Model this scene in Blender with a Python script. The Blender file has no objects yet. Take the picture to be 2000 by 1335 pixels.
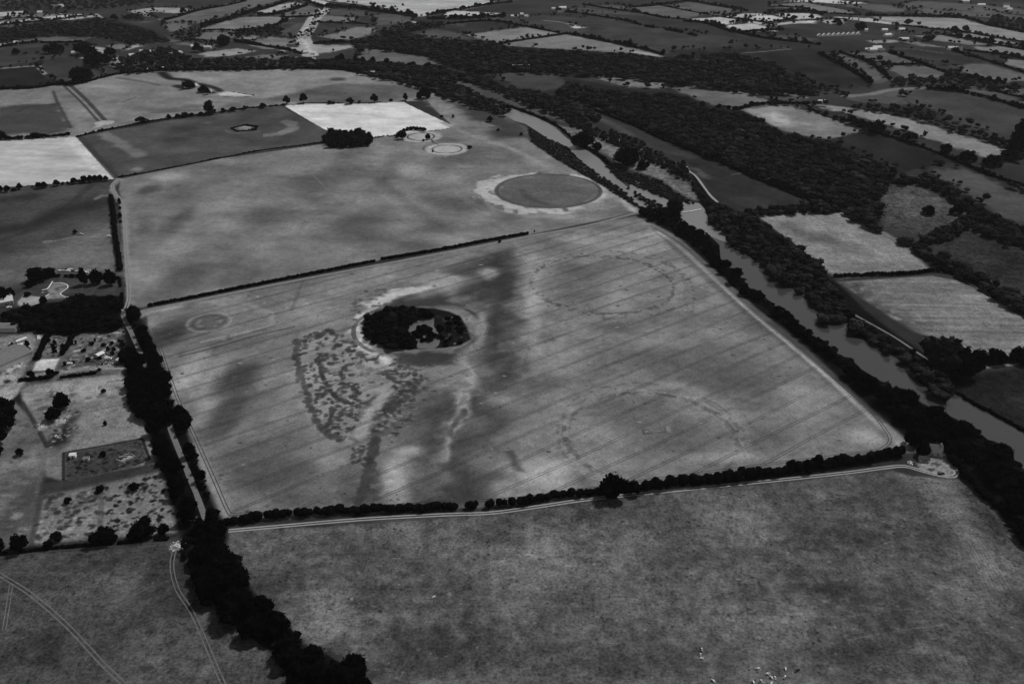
import bpy, math, random
import numpy as np
from mathutils import Vector

# ------------------------------------------------------------------ camera, sky, sun, exposure
sc = bpy.context.scene
COL = sc.collection
CAM_H, PITCH, FPX = 340.0, math.radians(27.6), 1750.0          # height m, depression, focal length in photo pixels
cd = bpy.data.cameras.new("camera"); cam = bpy.data.objects.new("camera", cd); COL.objects.link(cam)
cam.location = (0, 0, CAM_H); cam.rotation_euler = (math.pi / 2 - PITCH, 0, 0)
cd.sensor_width = 36.0; cd.lens = 36.0 * FPX / 2000.0; cd.clip_start = 1.0; cd.clip_end = 40000.0
sc.camera = cam

SUN_EL, SUN_AZ = math.radians(54), math.radians(48)            # azimuth clockwise from +Y (away from the camera)
wd = bpy.data.worlds.new("World"); sc.world = wd; wd.use_nodes = True
nt = wd.node_tree; nt.nodes.clear()
sky = nt.nodes.new('ShaderNodeTexSky'); sky.sky_type = 'NISHITA'; sky.sun_disc = False
sky.sun_elevation = SUN_EL; sky.sun_rotation = SUN_AZ
bw = nt.nodes.new('ShaderNodeRGBToBW'); bg = nt.nodes.new('ShaderNodeBackground'); wo = nt.nodes.new('ShaderNodeOutputWorld')
nt.links.new(sky.outputs[0], bw.inputs[0]); nt.links.new(bw.outputs[0], bg.inputs[0])   # the photograph is black and white
bg.inputs[1].default_value = 0.085; nt.links.new(bg.outputs[0], wo.inputs[0])
sl = bpy.data.lights.new("sun", 'SUN'); sl.energy = 2.6; sl.angle = math.radians(0.53); sl.color = (1, 1, 1)
so = bpy.data.objects.new("sun", sl); COL.objects.link(so)
sdir = Vector((math.sin(SUN_AZ) * math.cos(SUN_EL), math.cos(SUN_AZ) * math.cos(SUN_EL), math.sin(SUN_EL)))
so.rotation_euler = (-sdir).to_track_quat('-Z', 'Y').to_euler(); so.location = (0, 0, 800)
sc.view_settings.view_transform = 'Standard'; sc.view_settings.look = 'None'
sc.view_settings.exposure = 0.0; sc.view_settings.gamma = 1.0

WHITE = 0.95                                                    # radiance of a white level surface in this light

rng = np.random.default_rng(7)
random.seed(7)

# ------------------------------------------------------------------ terrain height and picking points on it
HILLS = []                                                      # world x, y, sigma x, sigma y, height
def _plane(px, py, z=0.0):
    c, s = math.cos(PITCH), math.sin(PITCH)
    x = (np.asarray(px, float) - 1000.0) / FPX; y = (667.5 - np.asarray(py, float)) / FPX
    dx, dy, dz = x, y * s + c, y * c - s
    t = (z - CAM_H) / dz
    return dx * t, dy * t
for (px, py, sx, sy, a) in [(420, 152, 420, 170, 13), (560, 60, 330, 230, 10), (240, 40, 420, 300, 12), (930, 70, 300, 230, 12),
                            (1560, 120, 420, 260, 22), (1850, 210, 330, 240, 14), (1720, 235, 260, 150, 8), (1850, 50, 600, 420, 12),
                            (1250, 40, 500, 500, 10), (110, 130, 200, 150, 8)]:
    X, Y = _plane(px, py); HILLS.append((float(X), float(Y), sx, sy, a))
def H(x, y):
    x = np.asarray(x, float); y = np.asarray(y, float); z = np.zeros_like(x + y)
    for (cx, cy, sx, sy, a) in HILLS:
        z = z + a * np.exp(-0.5 * (((x - cx) / sx) ** 2 + ((y - cy) / sy) ** 2))
    return z
def G(px, py, up=0.0):
    """a point of the ground seen at photo pixel (px, py): world x, y, z (up = metres above the ground)"""
    z = np.zeros_like(np.asarray(px, float)) + up
    for _ in range(14):
        x, y = _plane(px, py, z); z = 0.5 * z + 0.5 * (H(x, y) + up)
    x, y = _plane(px, py, z)
    return x, y, H(x, y)
def GP(pts, up=0.0):
    a = np.array(pts, float); x, y, z = G(a[:, 0], a[:, 1], up)
    return np.stack([x, y, z], 1)
def slant(p): return float(math.sqrt(p[0] ** 2 + p[1] ** 2 + (CAM_H - p[2]) ** 2))

# ------------------------------------------------------------------ noise on arrays
RT = rng.random((256, 256)).astype(np.float32)
def vnoise(x, y):
    xi = np.floor(x); yi = np.floor(y); fx = (x - xi).astype(np.float32); fy = (y - yi).astype(np.float32)
    xi = xi.astype(np.int64); yi = yi.astype(np.int64)
    fx = fx * fx * (3 - 2 * fx); fy = fy * fy * (3 - 2 * fy)
    x0 = xi & 255; x1 = (xi + 1) & 255; y0 = yi & 255; y1 = (yi + 1) & 255
    return (RT[x0, y0] * (1 - fx) + RT[x1, y0] * fx) * (1 - fy) + (RT[x0, y1] * (1 - fx) + RT[x1, y1] * fx) * fy
def fbm(x, y, s, o=4, k=0):
    """0..1, feature size s metres"""
    v = 0; a = 1.0; t = 0
    c, n = math.cos(0.6), math.sin(0.6)
    x, y = x / s + 17.3 * k, y / s - 9.1 * k
    for i in range(o):
        v = v + a * vnoise(x, y); t += a; a *= 0.5
        x, y = (x * c - y * n) * 2.03 + 5.2, (x * n + y * c) * 2.03 - 3.7
    return v / t
def sstep(a, b, x):
    t = np.clip((x - a) / (b - a), 0, 1); return t * t * (3 - 2 * t)

# ------------------------------------------------------------------ materials
def mat(name, v=0.2, rough=1.0, spec=0.0):
    m = bpy.data.materials.new(name); m.use_nodes = True
    b = m.node_tree.nodes['Principled BSDF']
    b.inputs['Base Color'].default_value = (v, v, v, 1); b.inputs['Roughness'].default_value = rough
    b.inputs['Specular IOR Level'].default_value = spec
    return m
def noisy(name, v, amp, scale, rough=1.0, spec=0.0, rand=0.0, detail=3):
    """grey material with procedural mottling (and a little variation from object to object)"""
    m = mat(name, v, rough, spec); t = m.node_tree; b = t.nodes['Principled BSDF']
    tc = t.nodes.new('ShaderNodeTexCoord'); n = t.nodes.new('ShaderNodeTexNoise')
    n.inputs['Scale'].default_value = scale; n.inputs['Detail'].default_value = detail
    mr = t.nodes.new('ShaderNodeMapRange'); mr.inputs[1].default_value = 0.3; mr.inputs[2].default_value = 0.7
    mr.inputs[3].default_value = v * (1 - amp); mr.inputs[4].default_value = v * (1 + amp)
    t.links.new(tc.outputs['Object'], n.inputs['Vector']); t.links.new(n.outputs[0], mr.inputs[0])
    out = mr.outputs[0]
    if rand:
        oi = t.nodes.new('ShaderNodeObjectInfo'); r = t.nodes.new('ShaderNodeMapRange')
        r.inputs[3].default_value = 1 - rand; r.inputs[4].default_value = 1 + rand
        mu = t.nodes.new('ShaderNodeMath'); mu.operation = 'MULTIPLY'
        t.links.new(oi.outputs['Random'], r.inputs[0]); t.links.new(out, mu.inputs[0]); t.links.new(r.outputs[0], mu.inputs[1]); out = mu.outputs[0]
    t.links.new(out, b.inputs['Base Color'])
    return m
def lin(v):
    v = np.asarray(v, float) / 255.0
    return np.where(v <= 0.04045, v / 12.92, ((v + 0.055) / 1.055) ** 2.4)
def alb(v): return float(lin(v)) / WHITE

# ------------------------------------------------------------------ mesh helpers
def mesh(name, verts, faces):
    me = bpy.data.meshes.new(name)
    verts = np.asarray(verts, np.float32)
    if isinstance(faces, np.ndarray) and len(faces):
        n, k = faces.shape
        me.vertices.add(len(verts)); me.vertices.foreach_set('co', verts.ravel())
        me.loops.add(n * k); me.loops.foreach_set('vertex_index', faces.astype(np.int32).ravel())
        me.polygons.add(n); me.polygons.foreach_set('loop_start', np.arange(0, n * k, k, dtype=np.int32))
        me.update(calc_edges=True)
    else:
        me.from_pydata([tuple(v) for v in verts], [], [tuple(f) for f in faces]); me.update()
    return me
def obj(name, me, m=None, parent=None, loc=None):
    o = bpy.data.objects.new(name, me); COL.objects.link(o)
    if m is not None and me is not None and not me.materials: me.materials.append(m)
    if parent is not None: o.parent = parent
    if loc is not None: o.location = loc
    return o
def tag(o, label=None, cat=None, group=None, kind=None):
    if label: o['label'] = label
    if cat: o['category'] = cat
    if group: o['group'] = group
    if kind: o['kind'] = kind
    return o
def thing(name, label, cat, loc=(0, 0, 0), rz=0.0, group=None, scale=None):
    o = bpy.data.objects.new(name, None); COL.objects.link(o); o.empty_display_size = 1
    o.location = loc; o.rotation_euler = (0, 0, rz)
    if scale is not None: o.scale = scale
    return tag(o, label, cat, group)
class MB:
    """collects boxes, prisms and tubes for one mesh"""
    def __init__(s): s.v = []; s.f = []
    def add(s, v, f):
        b = len(s.v); s.v += [tuple(p) for p in v]; s.f += [tuple(i + b for i in q) for q in f]; return s
    def box(s, x0, x1, y0, y1, z0, z1):
        return s.add([(x0, y0, z0), (x1, y0, z0), (x1, y1, z0), (x0, y1, z0), (x0, y0, z1), (x1, y0, z1), (x1, y1, z1), (x0, y1, z1)],
                     [(0, 3, 2, 1), (4, 5, 6, 7), (0, 1, 5, 4), (1, 2, 6, 5), (2, 3, 7, 6), (3, 0, 4, 7)])
    def tube(s, pts, rad, n=6):
        pts = [Vector(p) for p in pts]; rings = []
        for i, p in enumerate(pts):
            d = (pts[min(i + 1, len(pts) - 1)] - pts[max(i - 1, 0)]).normalized()
            a = d.cross(Vector((0.3, 0.9, 0.2))).normalized(); b = d.cross(a)
            rings.append([p + (a * math.cos(2 * math.pi * k / n) + b * math.sin(2 * math.pi * k / n)) * rad[i] for k in range(n)])
        v = [q for r in rings for q in r]; f = []
        for i in range(len(pts) - 1):
            for k in range(n): f.append((i * n + k, i * n + (k + 1) % n, (i + 1) * n + (k + 1) % n, (i + 1) * n + k))
        f.append(tuple(range(n))[::-1]); f.append(tuple(range((len(pts) - 1) * n, len(pts) * n)))
        return s.add(v, f)
    def mesh(s, name): return mesh(name, s.v, s.f)
def smooth_line(p, step):
    """Catmull-Rom through the points of p (n,2 or 3), resampled about every step metres"""
    p = np.asarray(p, float)
    if len(p) == 2: p = np.stack([p[0], 0.5 * (p[0] + p[1]), p[1]])
    q = np.vstack([2 * p[0] - p[1], p, 2 * p[-1] - p[-2]]); out = []
    for i in range(1, len(q) - 2):
        n = max(2, int(np.linalg.norm(q[i + 1] - q[i]) / step))
        t = np.linspace(0, 1, n, endpoint=False)[:, None]
        out.append(0.5 * ((2 * q[i]) + (q[i + 1] - q[i - 1]) * t + (2 * q[i - 1] - 5 * q[i] + 4 * q[i + 1] - q[i + 2]) * t ** 2
                          + (3 * q[i] - q[i - 1] - 3 * q[i + 1] + q[i + 2]) * t ** 3))
    return np.vstack(out + [p[-1:]])
def ribbon(lines, z):
    """flat strips on the ground: lines = [(xy points, width, offset)]"""
    V = []; F = []; b = 0
    for (p, w, off) in lines:
        d = np.gradient(p[:, :2], axis=0); d /= np.linalg.norm(d, axis=1)[:, None] + 1e-9
        nrm = np.stack([-d[:, 1], d[:, 0]], 1); c = p[:, :2] + nrm * off
        wv = np.broadcast_to(np.asarray(w, float), (len(c),))[:, None] * 0.5
        l, r = c + nrm * wv, c - nrm * wv; m = len(c)
        xy = np.vstack([l, r]); zz = H(xy[:, 0], xy[:, 1]) + z
        V.append(np.column_stack([xy, zz])); i = np.arange(m - 1)
        F.append(np.stack([b + i, b + m + i, b + m + i + 1, b + i + 1], 1)); b += 2 * m
    return np.vstack(V), np.vstack(F)
def inpoly(x, y, P):
    c = np.zeros(x.shape, bool); n = len(P)
    for i in range(n):
        x0, y0 = P[i][0], P[i][1]; x1, y1 = P[i - 1][0], P[i - 1][1]
        if y0 == y1: continue
        k = (y0 > y) != (y1 > y)
        c ^= k & (x < (x1 - x0) * (y - y0) / (y1 - y0) + x0)
    return c
def segdist(x, y, P, closed=False):
    d = np.full(x.shape, 1e18); n = len(P)
    for i in range(0 if closed else 1, n):
        ax, ay = P[i - 1][0], P[i - 1][1]; bx, by = P[i][0] - ax, P[i][1] - ay
        t = np.clip(((x - ax) * bx + (y - ay) * by) / (bx * bx + by * by + 1e-12), 0, 1)
        d = np.minimum(d, (x - ax - t * bx) ** 2 + (y - ay - t * by) ** 2)
    return np.sqrt(d)

# ------------------------------------------------------------------ the ground: one sheet to the horizon, finer where it lies near
def axis(lo, a, b, hi, st, ncoarse):
    l = a - (a - lo) * np.linspace(1, 0, ncoarse, endpoint=False) ** 1.6
    r = b + (hi - b) * np.linspace(0, 1, ncoarse + 1)[1:] ** 1.6
    return np.concatenate([l, np.arange(a, b, st), [b], r])
gu = axis(-900, -15, 2015, 2900, 1.35, 26); gv = axis(-222, -12, 1347, 1750, 1.3, 26)
gx, gy = np.meshgrid(gu, gv); X, Y = _plane(gx.ravel(), gy.ravel()); NV = len(X)
T = np.full(NV, 50.0); R = np.full(NV, 0.25)                    # grey value wanted, strength of the fine mottling
T += 14 * (fbm(X, Y, 90, 3, 1) - 0.5) * 2

def patchwork(i, cell):
    """the same kind of small fields and dark hedge lines going on beyond the view"""
    x, y = X[i] / cell, Y[i] / cell; xi, yi = np.floor(x), np.floor(y); d1 = np.full(len(i), 9.); d2 = d1.copy(); v = np.zeros(len(i))
    for a in (-1, 0, 1):
        for b in (-1, 0, 1):
            cx, cy = xi + a, yi + b; h = (cx.astype(int) & 255, cy.astype(int) & 255); px = cx + .15 + .7 * RT[h[0], h[1]]; py = cy + .15 + .7 * RT[h[1], h[0] ^ 85]
            d = np.abs(x - px) + .8 * np.abs(y - py); n = d < d1; d2 = np.where(n, d1, np.minimum(d2, d)); v = np.where(n, RT[h[0] ^ 37, h[1]], v); d1 = np.where(n, d, d1)
    T[i] = np.where(d2 - d1 < .035, 26, 48 + 75 * v * v)
patchwork(np.nonzero(((gx.ravel() > 2016) | (gx.ravel() < -60) | (gy.ravel() < -8)) & (Y < 9000))[0], 190.0)

def _bb(P, m):
    return np.nonzero((X > P[:, 0].min() - m) & (X < P[:, 0].max() + m) & (Y > P[:, 1].min() - m) & (Y < P[:, 1].max() + m))[0]
def _put(i, a, v, r=None):
    T[i] = T[i] * (1 - a) + v * a
    if r is not None: R[i] = R[i] * (1 - a) + r * a
def _spk(i, a, spk):
    if spk is None: return a
    s, lo, hi = spk[:3]
    return a * sstep(lo, hi, fbm(X[i], Y[i] * (spk[3] if len(spk) > 3 else 1), s, 3, 5))
def poly(v, pts, soft=0.0, wob=0.0, a=1.0, spk=None, r=None, var=0.0, stripe=None):
    P = GP(pts)
    i = _bb(P, soft + wob)
    if not len(i): return
    x, y = X[i], Y[i]
    if wob:
        s = wob * 2.5
        x = x + wob * 2 * (fbm(X[i], Y[i], s, 3, 11) - 0.5) * 2; y = y + wob * 2 * (fbm(X[i], Y[i], s, 3, 23) - 0.5) * 2
    k = inpoly(x, y, P)
    if soft:
        d = segdist(x, y, P, True); w = np.where(k, 0.5 + 0.5 * np.minimum(d / soft, 1), 0.5 - 0.5 * np.minimum(d / soft, 1))
        w = w * w * (3 - 2 * w)
    else: w = k.astype(float)
    j = w > 0; i = i[j]; w = w[j]
    val = v
    if var: val = val + var * 2.4 * (fbm(X[i], Y[i], 45, 4, 3) - 0.5)
    if stripe:
        an, per, amp = stripe; q = X[i] * math.cos(an) + Y[i] * math.sin(an); o = -X[i] * math.sin(an) + Y[i] * math.cos(an)
        val = val + amp * 2 * (vnoise(q / per, o / (per * 22)) - 0.5)
    _put(i, _spk(i, w * a, spk), val, r)
def stroke(v, pts, w, soft=1.0, a=1.0, spk=None, r=None, wob=0.0, sm=True):
    P = GP(pts)[:, :2]
    if sm: P = smooth_line(P, max(4.0, np.ptp(P, axis=0).max() / 40))
    i = _bb(P, w + soft + wob)
    if not len(i): return
    x, y = X[i], Y[i]
    if wob:
        x = x + wob * 2 * (fbm(x, y, wob * 2.5, 3, 31) - 0.5); y = y + wob * 2 * (fbm(x, y, wob * 2.5, 3, 37) - 0.5)
    d = segdist(x, y, P); m = 1 - sstep(w / 2 - soft / 2, w / 2 + soft / 2, d)
    j = m > 0; i = i[j]; _put(i, _spk(i, m[j] * a, spk), v, r)
def blob(v, cx, cy, rx, ry, a=1.0, spk=None, hard=0.0):
    """soft round patch; rx, ry given as it shows in the photograph, in photo pixels"""
    p = GP([(cx, cy), (cx + rx, cy), (cx, cy - ry)]); wx = abs(p[1, 0] - p[0, 0]); wy = abs(p[2, 1] - p[0, 1])
    i = np.nonzero((np.abs(X - p[0, 0]) < wx * 1.6) & (np.abs(Y - p[0, 1]) < wy * 1.6))[0]
    if not len(i): return
    q = np.sqrt(((X[i] - p[0, 0]) / wx) ** 2 + ((Y[i] - p[0, 1]) / wy) ** 2)
    q = q + 0.5 * (fbm(X[i], Y[i], 0.5 * (wx + wy), 3, 41) - 0.5)
    m = 1 - sstep(max(hard, .25), 1.25, q); j = m > 0; i = i[j]; _put(i, _spk(i, m[j] * a, spk), v)
def ring(v, cx, cy, rx, w, a=1.0, soft=2.0, spk=None, ang=None, wob=0.0, sq=1.0):
    """circle on the ground, rx in photo pixels, w in metres"""
    p = GP([(cx, cy), (cx + rx, cy)]); r0 = abs(p[1, 0] - p[0, 0]) 
    i = np.nonzero((np.abs(X - p[0, 0]) < r0 + w * 3) & (np.abs(Y - p[0, 1]) < (r0 + w * 3) * sq))[0]
    dx, dy = X[i] - p[0, 0], (Y[i] - p[0, 1]) / sq; q = np.hypot(dx, dy)
    if wob: q = q + wob * 2 * (fbm(X[i], Y[i], wob * 1.4, 3, 43) - 0.5)
    m = 1 - sstep(w / 2, w / 2 + soft, np.abs(q - r0))
    if ang is not None:
        t = np.degrees(np.arctan2(dy, dx)) % 360; k = np.zeros(len(t), bool)
        for (a0, a1) in ang: k |= ((t - a0) % 360) < ((a1 - a0) % 360)
        m = m * k
    j = m > 0; i = i[j]; _put(i, _spk(i, m[j] * a, spk), v)
def dashes(v, pts, w, every, frac, a=1.0, soft=1.0):
    P = smooth_line(GP(pts)[:, :2], 1.5); s = np.concatenate([[0], np.cumsum(np.linalg.norm(np.diff(P, axis=0), axis=1))])
    n = int(s[-1] / every)
    for k in range(n):
        a0 = (k + random.uniform(0, .3)) * every; a1 = a0 + every * frac * random.uniform(.6, 1.2); jj = np.nonzero((s >= a0) & (s <= a1))[0]
        if len(jj) < 2: continue
        Q = P[jj]; i = _bb(Q, w + soft)
        if not len(i): continue
        d = segdist(X[i], Y[i], Q); ww = w * random.uniform(.7, 1.3); m = 1 - sstep(ww / 2 - soft / 2, ww / 2 + soft / 2, d); q = m > 0
        _put(i[q], m[q] * a * random.uniform(.6, 1), v)

z5c = lambda L: [(680 + .14 * x, 570 + .14 * y) for x, y in L]
# --- far country, field by field
FARF = [
    (165, [(-60, 27), (40, 22), (55, 23), (50, 28), (36, 31), (-60, 35)]), (110, [(-60, 36), (40, 30), (50, 29), (36, 34), (-60, 44)]),
    (105, [(0, 42), (50, 29), (140, 26), (95, 32), (70, 34), (0, 42)]), (158, [(-60, 52), (0, 43), (65, 36), (80, 39), (60, 42), (0, 49), (-60, 56)]),
    (168, [(72, 35), (90, 32), (150, 28), (176, 28), (150, 33), (110, 37), (92, 40)]), (160, [(118, 39), (150, 34), (186, 30), (186, 33), (140, 39)]),
    (75, [(0, 50), (85, 43), (70, 52), (20, 53)]), (88, [(20, 81), (90, 72), (140, 71), (190, 73), (160, 80), (100, 83), (50, 83)]),
    (160, [(-60, 84), (28, 84), (10, 89), (-60, 92)]), (52, [(-60, 98), (60, 86), (110, 86), (135, 92), (95, 100), (100, 104), (40, 107), (-60, 114)]),
    (56, [(-60, 116), (40, 107), (110, 105), (135, 108), (115, 113), (90, 118), (-60, 136)]),
    (33, [(-60, 136), (0, 135), (70, 129), (90, 146), (112, 164), (60, 171), (-60, 176)]), (56, [(70, 128), (148, 113), (170, 128), (205, 145), (200, 150), (150, 163), (115, 166), (92, 146)]),
    (143, [(140, 95), (180, 90), (205, 93), (215, 100), (205, 108), (220, 118), (245, 135), (225, 130), (200, 112), (190, 108)]),
    (125, [(155, 112), (185, 110), (195, 118), (175, 120), (205, 140), (165, 118)]), (108, [(205, 90), (255, 84), (240, 98), (225, 95)]),
    (150, [(240, 100), (262, 88), (275, 84), (276, 92), (265, 93)]), (150, [(215, 118), (230, 108), (245, 135), (232, 128)]),
    (140, [(250, 22), (300, 15), (350, 16), (372, 17), (372, 22), (340, 26), (300, 23), (285, 28), (310, 38), (330, 40), (320, 42), (300, 35)]),
    (88, [(320, 41), (350, 32), (395, 18), (470, 2), (500, -4), (560, -4), (500, 14), (450, 30), (420, 37), (390, 46), (365, 45), (320, 50)]),
    (102, [(315, 48), (360, 46), (375, 47), (370, 52), (345, 60), (335, 62), (320, 53)]),
    (112, [(392, 57), (440, 42), (480, 33), (505, 33), (580, 35), (560, 38), (545, 50), (480, 55), (470, 66), (460, 64), (440, 61), (400, 60)]),
    (102, [(376, 73), (385, 65), (430, 62), (465, 66), (500, 68), (460, 73), (430, 80), (400, 77)]), (90, [(320, 73), (345, 77), (352, 80), (335, 83)]),
    (95, [(340, 85), (365, 82), (395, 85), (430, 89), (420, 93), (380, 90), (350, 88)]), (115, [(462, 74), (500, 69), (512, 72), (510, 76), (485, 82), (475, 78)]),
    (108, [(478, 84), (530, 72), (580, 76), (583, 80), (575, 85), (545, 97), (510, 95), (490, 88)]), (133, [(390, 104), (430, 98), (460, 95), (500, 99), (480, 105), (440, 110), (400, 112)]),
    (100, [(475, 112), (510, 106), (560, 108), (540, 115)]), (150, [(497, 25), (545, 10), (578, 4), (590, 8), (560, 17), (520, 28), (500, 30)]),
    (92, [(545, 23), (600, 10), (632, 19), (615, 28), (590, 30), (555, 32)]),
    (160, [(570, -6), (640, 2), (700, 8), (750, 15), (815, 33), (830, 32), (870, 23), (900, 20), (975, 5), (920, -6)]), (172, [(580, -3), (610, 8), (640, 17), (645, 5), (600, -4)]),
    (72, [(650, 18), (720, 23), (715, 32), (660, 30), (632, 28)]), (105, [(610, 40), (630, 30), (700, 36), (690, 45), (640, 44)]),
    (68, [(580, 45), (608, 44), (590, 75), (555, 72), (550, 65), (572, 50)]), (55, [(616, 46), (690, 48), (720, 52), (640, 65), (605, 72)]),
    (112, [(622, 71), (660, 65), (695, 53), (730, 53), (735, 58), (720, 68), (690, 78), (640, 76)]), (140, [(545, 98), (600, 88), (700, 88), (690, 92), (640, 103), (620, 105), (550, 100)]),
    (78, [(725, 30), (760, 28), (810, 35), (805, 42), (770, 48), (735, 50)]), (165, [(865, 25), (890, 21), (975, 26), (950, 33), (930, 30), (890, 34), (870, 36)]),
    (46, [(800, 62), (850, 52), (950, 42), (985, 46), (1002, 52), (1005, 56), (908, 68), (870, 60)]), (68, [(802, 62), (830, 55), (870, 60), (910, 68), (945, 76), (880, 78), (840, 75)]),
    (120, [(908, 68), (1000, 56), (1025, 52), (1092, 64), (1075, 68), (1000, 80), (970, 84)]), (114, [(975, 89), (1000, 82), (1105, 67), (1170, 77), (1250, 94), (1295, 108), (1285, 111), (1230, 104), (1120, 98), (1060, 94)]),
    (57, [(1010, 35), (1060, 30), (1110, 33), (1200, 40), (1250, 50), (1330, 62), (1450, 75), (1420, 90), (1320, 98), (1295, 107), (1250, 92), (1105, 66), (1030, 50)]),
    (68, [(1090, 22), (1130, 15), (1260, 27), (1300, 35), (1270, 32)]), (78, [(1130, 12), (1200, 10), (1250, 17), (1210, 18)]), (172, [(1108, 46), (1125, 50), (1145, 54), (1128, 56), (1118, 55)]),
    (88, [(1230, 16), (1290, 11), (1330, 17), (1380, 28), (1340, 37), (1305, 37), (1250, 26)]), (84, [(1310, 10), (1345, 4), (1400, 12), (1450, 20), (1400, 30), (1345, 22)]),
    (168, [(1335, 38), (1405, 34), (1440, 38), (1430, 46), (1415, 48), (1395, 44), (1360, 43)]), (168, [(1410, 33), (1450, 27), (1500, 27), (1500, 30), (1450, 35)]),
    (168, [(1418, 50), (1465, 46), (1500, 52), (1500, 57), (1470, 63), (1430, 61)]), (152, [(1460, 38), (1500, 45), (1500, 50), (1460, 45)]),
    (168, [(1500, 29), (1545, 37), (1510, 43), (1450, 36)]), (170, [(1510, 27), (1570, 26), (1605, 30), (1600, 36), (1560, 38), (1530, 33)]), (160, [(1500, 48), (1560, 41), (1600, 40), (1590, 46), (1545, 47), (1510, 51)]),
    (160, [(1500, 54), (1525, 58), (1515, 62), (1500, 60)]), (150, [(1595, 40), (1655, 37), (1650, 46), (1620, 48)]), (160, [(1625, 33), (1700, 36), (1745, 45), (1740, 48), (1680, 41)]),
    (106, [(1500, 10), (1570, 5), (1660, 22), (1680, 28), (1600, 25), (1560, 18), (1510, 14)]), (175, [(1530, 3), (1585, -1), (1620, -1), (1700, 7), (1645, 8), (1600, 5)]),
    (85, [(1640, 10), (1700, 8), (1760, 12), (1800, 20), (1730, 25), (1690, 18)]), (68, [(1490, 65), (1560, 72), (1600, 78), (1560, 83), (1510, 75)]), (128, [(1690, 80), (1750, 78), (1755, 83), (1710, 85)]),
    (84, [(1610, 104), (1640, 105), (1680, 118), (1718, 137), (1735, 158), (1720, 163), (1700, 158), (1660, 132), (1630, 113)]), (82, [(1655, 104), (1735, 103), (1790, 122), (1785, 126), (1725, 127), (1700, 115)]),
    (90, [(1732, 131), (1750, 129), (1820, 130), (1852, 144), (1830, 152), (1770, 156), (1750, 145)]), (92, [(1860, 130), (1890, 126), (1925, 124), (2020, 150), (2020, 156), (1960, 162), (1920, 155)]),
    (46, [(1740, 95), (1860, 100), (1920, 120), (1850, 128), (1790, 118), (1740, 103)]), (128, [(1700, 33), (1780, 33), (1880, 37), (1920, 48), (2020, 66), (2020, 84), (1900, 65), (1840, 58), (1790, 50), (1750, 48)]),
    (58, [(1750, 50), (1830, 57), (1860, 60), (1850, 66), (1780, 67), (1755, 62)]), (122, [(1855, 66), (1900, 66), (2020, 92), (2020, 100), (1930, 83)]), (114, [(1775, 69), (1840, 69), (1930, 87), (1890, 88), (1830, 80)]),
    (112, [(1755, 82), (1790, 82), (1850, 94), (1800, 90)]), (112, [(1900, 92), (1970, 91), (2020, 101), (2020, 115), (1950, 104), (1910, 98)]),
    (78, [(1740, 14), (1790, 2), (1900, 8), (2020, 22), (2020, 30), (1900, 20), (1820, 22)]), (82, [(1750, 16), (1850, 22), (1920, 20), (2020, 36), (2020, 42), (1900, 32), (1800, 26)]),
    (112, [(1960, 115), (2020, 120), (2020, 138), (1970, 128)]), (62, [(1760, 182), (1815, 173), (1870, 175), (2020, 216), (2020, 248), (1960, 262), (1900, 248), (1820, 215), (1775, 200)]),
    (76, [(1648, 188), (1690, 186), (1745, 176), (1810, 172), (1770, 183), (1765, 190), (1765, 205), (1700, 200), (1660, 196)]), (76, [(1820, 163), (1870, 164), (1900, 168), (2020, 202), (2020, 208), (1940, 190), (1870, 178)]),
    (86, [(1935, 172), (2020, 172), (2020, 194)]), (130, [(1575, 203), (1640, 208), (1740, 225), (1800, 238), (1860, 258), (1985, 297), (1980, 300), (1940, 312), (1900, 299), (1830, 277), (1760, 252), (1700, 237), (1640, 217)]),
    (112, [(1448, 214), (1500, 207), (1545, 206), (1605, 225), (1705, 256), (1620, 270), (1590, 272), (1540, 260), (1500, 245)]), (37, [(1615, 270), (1710, 257), (1780, 280), (1870, 315), (1840, 322), (1770, 335), (1700, 310), (1640, 282)]),
    (98, [(1310, 172), (1350, 167), (1400, 170), (1450, 178), (1515, 203), (1440, 214), (1400, 210), (1340, 185)]), (66, [(1465, 180), (1520, 180), (1575, 190), (1570, 195), (1530, 200)]),
    (118, [(1142, 146), (1240, 153), (1325, 163), (1290, 174), (1220, 168), (1170, 156)]), (72, [(1810, 335), (1880, 328), (2020, 386), (2020, 435), (1960, 424), (1925, 405), (1870, 360), (1830, 348)]),
    (52, [(1940, 315), (2020, 312), (2020, 348), (1960, 330)]), (66, [(960, 138), (1040, 142), (1100, 150), (1110, 168), (1060, 178), (1000, 165), (970, 150)]),
    (90, [(690, 115), (725, 98), (745, 95), (770, 100), (830, 107), (870, 120), (865, 130), (800, 129), (740, 124)]), (38, [(1340, 100), (1500, 95), (1590, 95), (1640, 112), (1700, 158), (1700, 170), (1600, 175), (1450, 150)])]
for (v, pts) in FARF: poly(v, pts, soft=6, wob=5, var=11, r=0.25)
for (v, pts, w, a) in [(125, [(-60, 137), (0, 134), (70, 129), (78, 135), (88, 145)], 9, .9), (60, [(370, 31), (420, 32), (470, 33)], 5, .6), (140, [(368, 30), (400, 29)], 7, .8),
                       (112, [(1650, 188), (1700, 184), (1745, 175), (1812, 172)], 14, .9), (105, [(1465, 180), (1520, 181), (1575, 191)], 7, .9), (155, [(1230, 100), (1290, 110)], 12, .8), (150, [(803, 62), (830, 54), (850, 52)], 9, .8),
                       (118, [(1060, 40), (1090, 43), (1110, 47)], 8, .9), (110, [(1740, 96), (1790, 97), (1840, 104)], 5, .6), (95, [(850, 52), (950, 42), (1000, 47)], 6, .6),
                       (150, [(188, 28), (207, 41)], 9, .9), (120, [(1450, 104), (1500, 100), (1542, 96)], 6, .7), (150, [(1575, 203), (1640, 209), (1740, 226)], 6, .5), (130, [(930, 3), (985, 6)], 8, .6)]:
    stroke(v, pts, w, 4, a)
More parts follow.
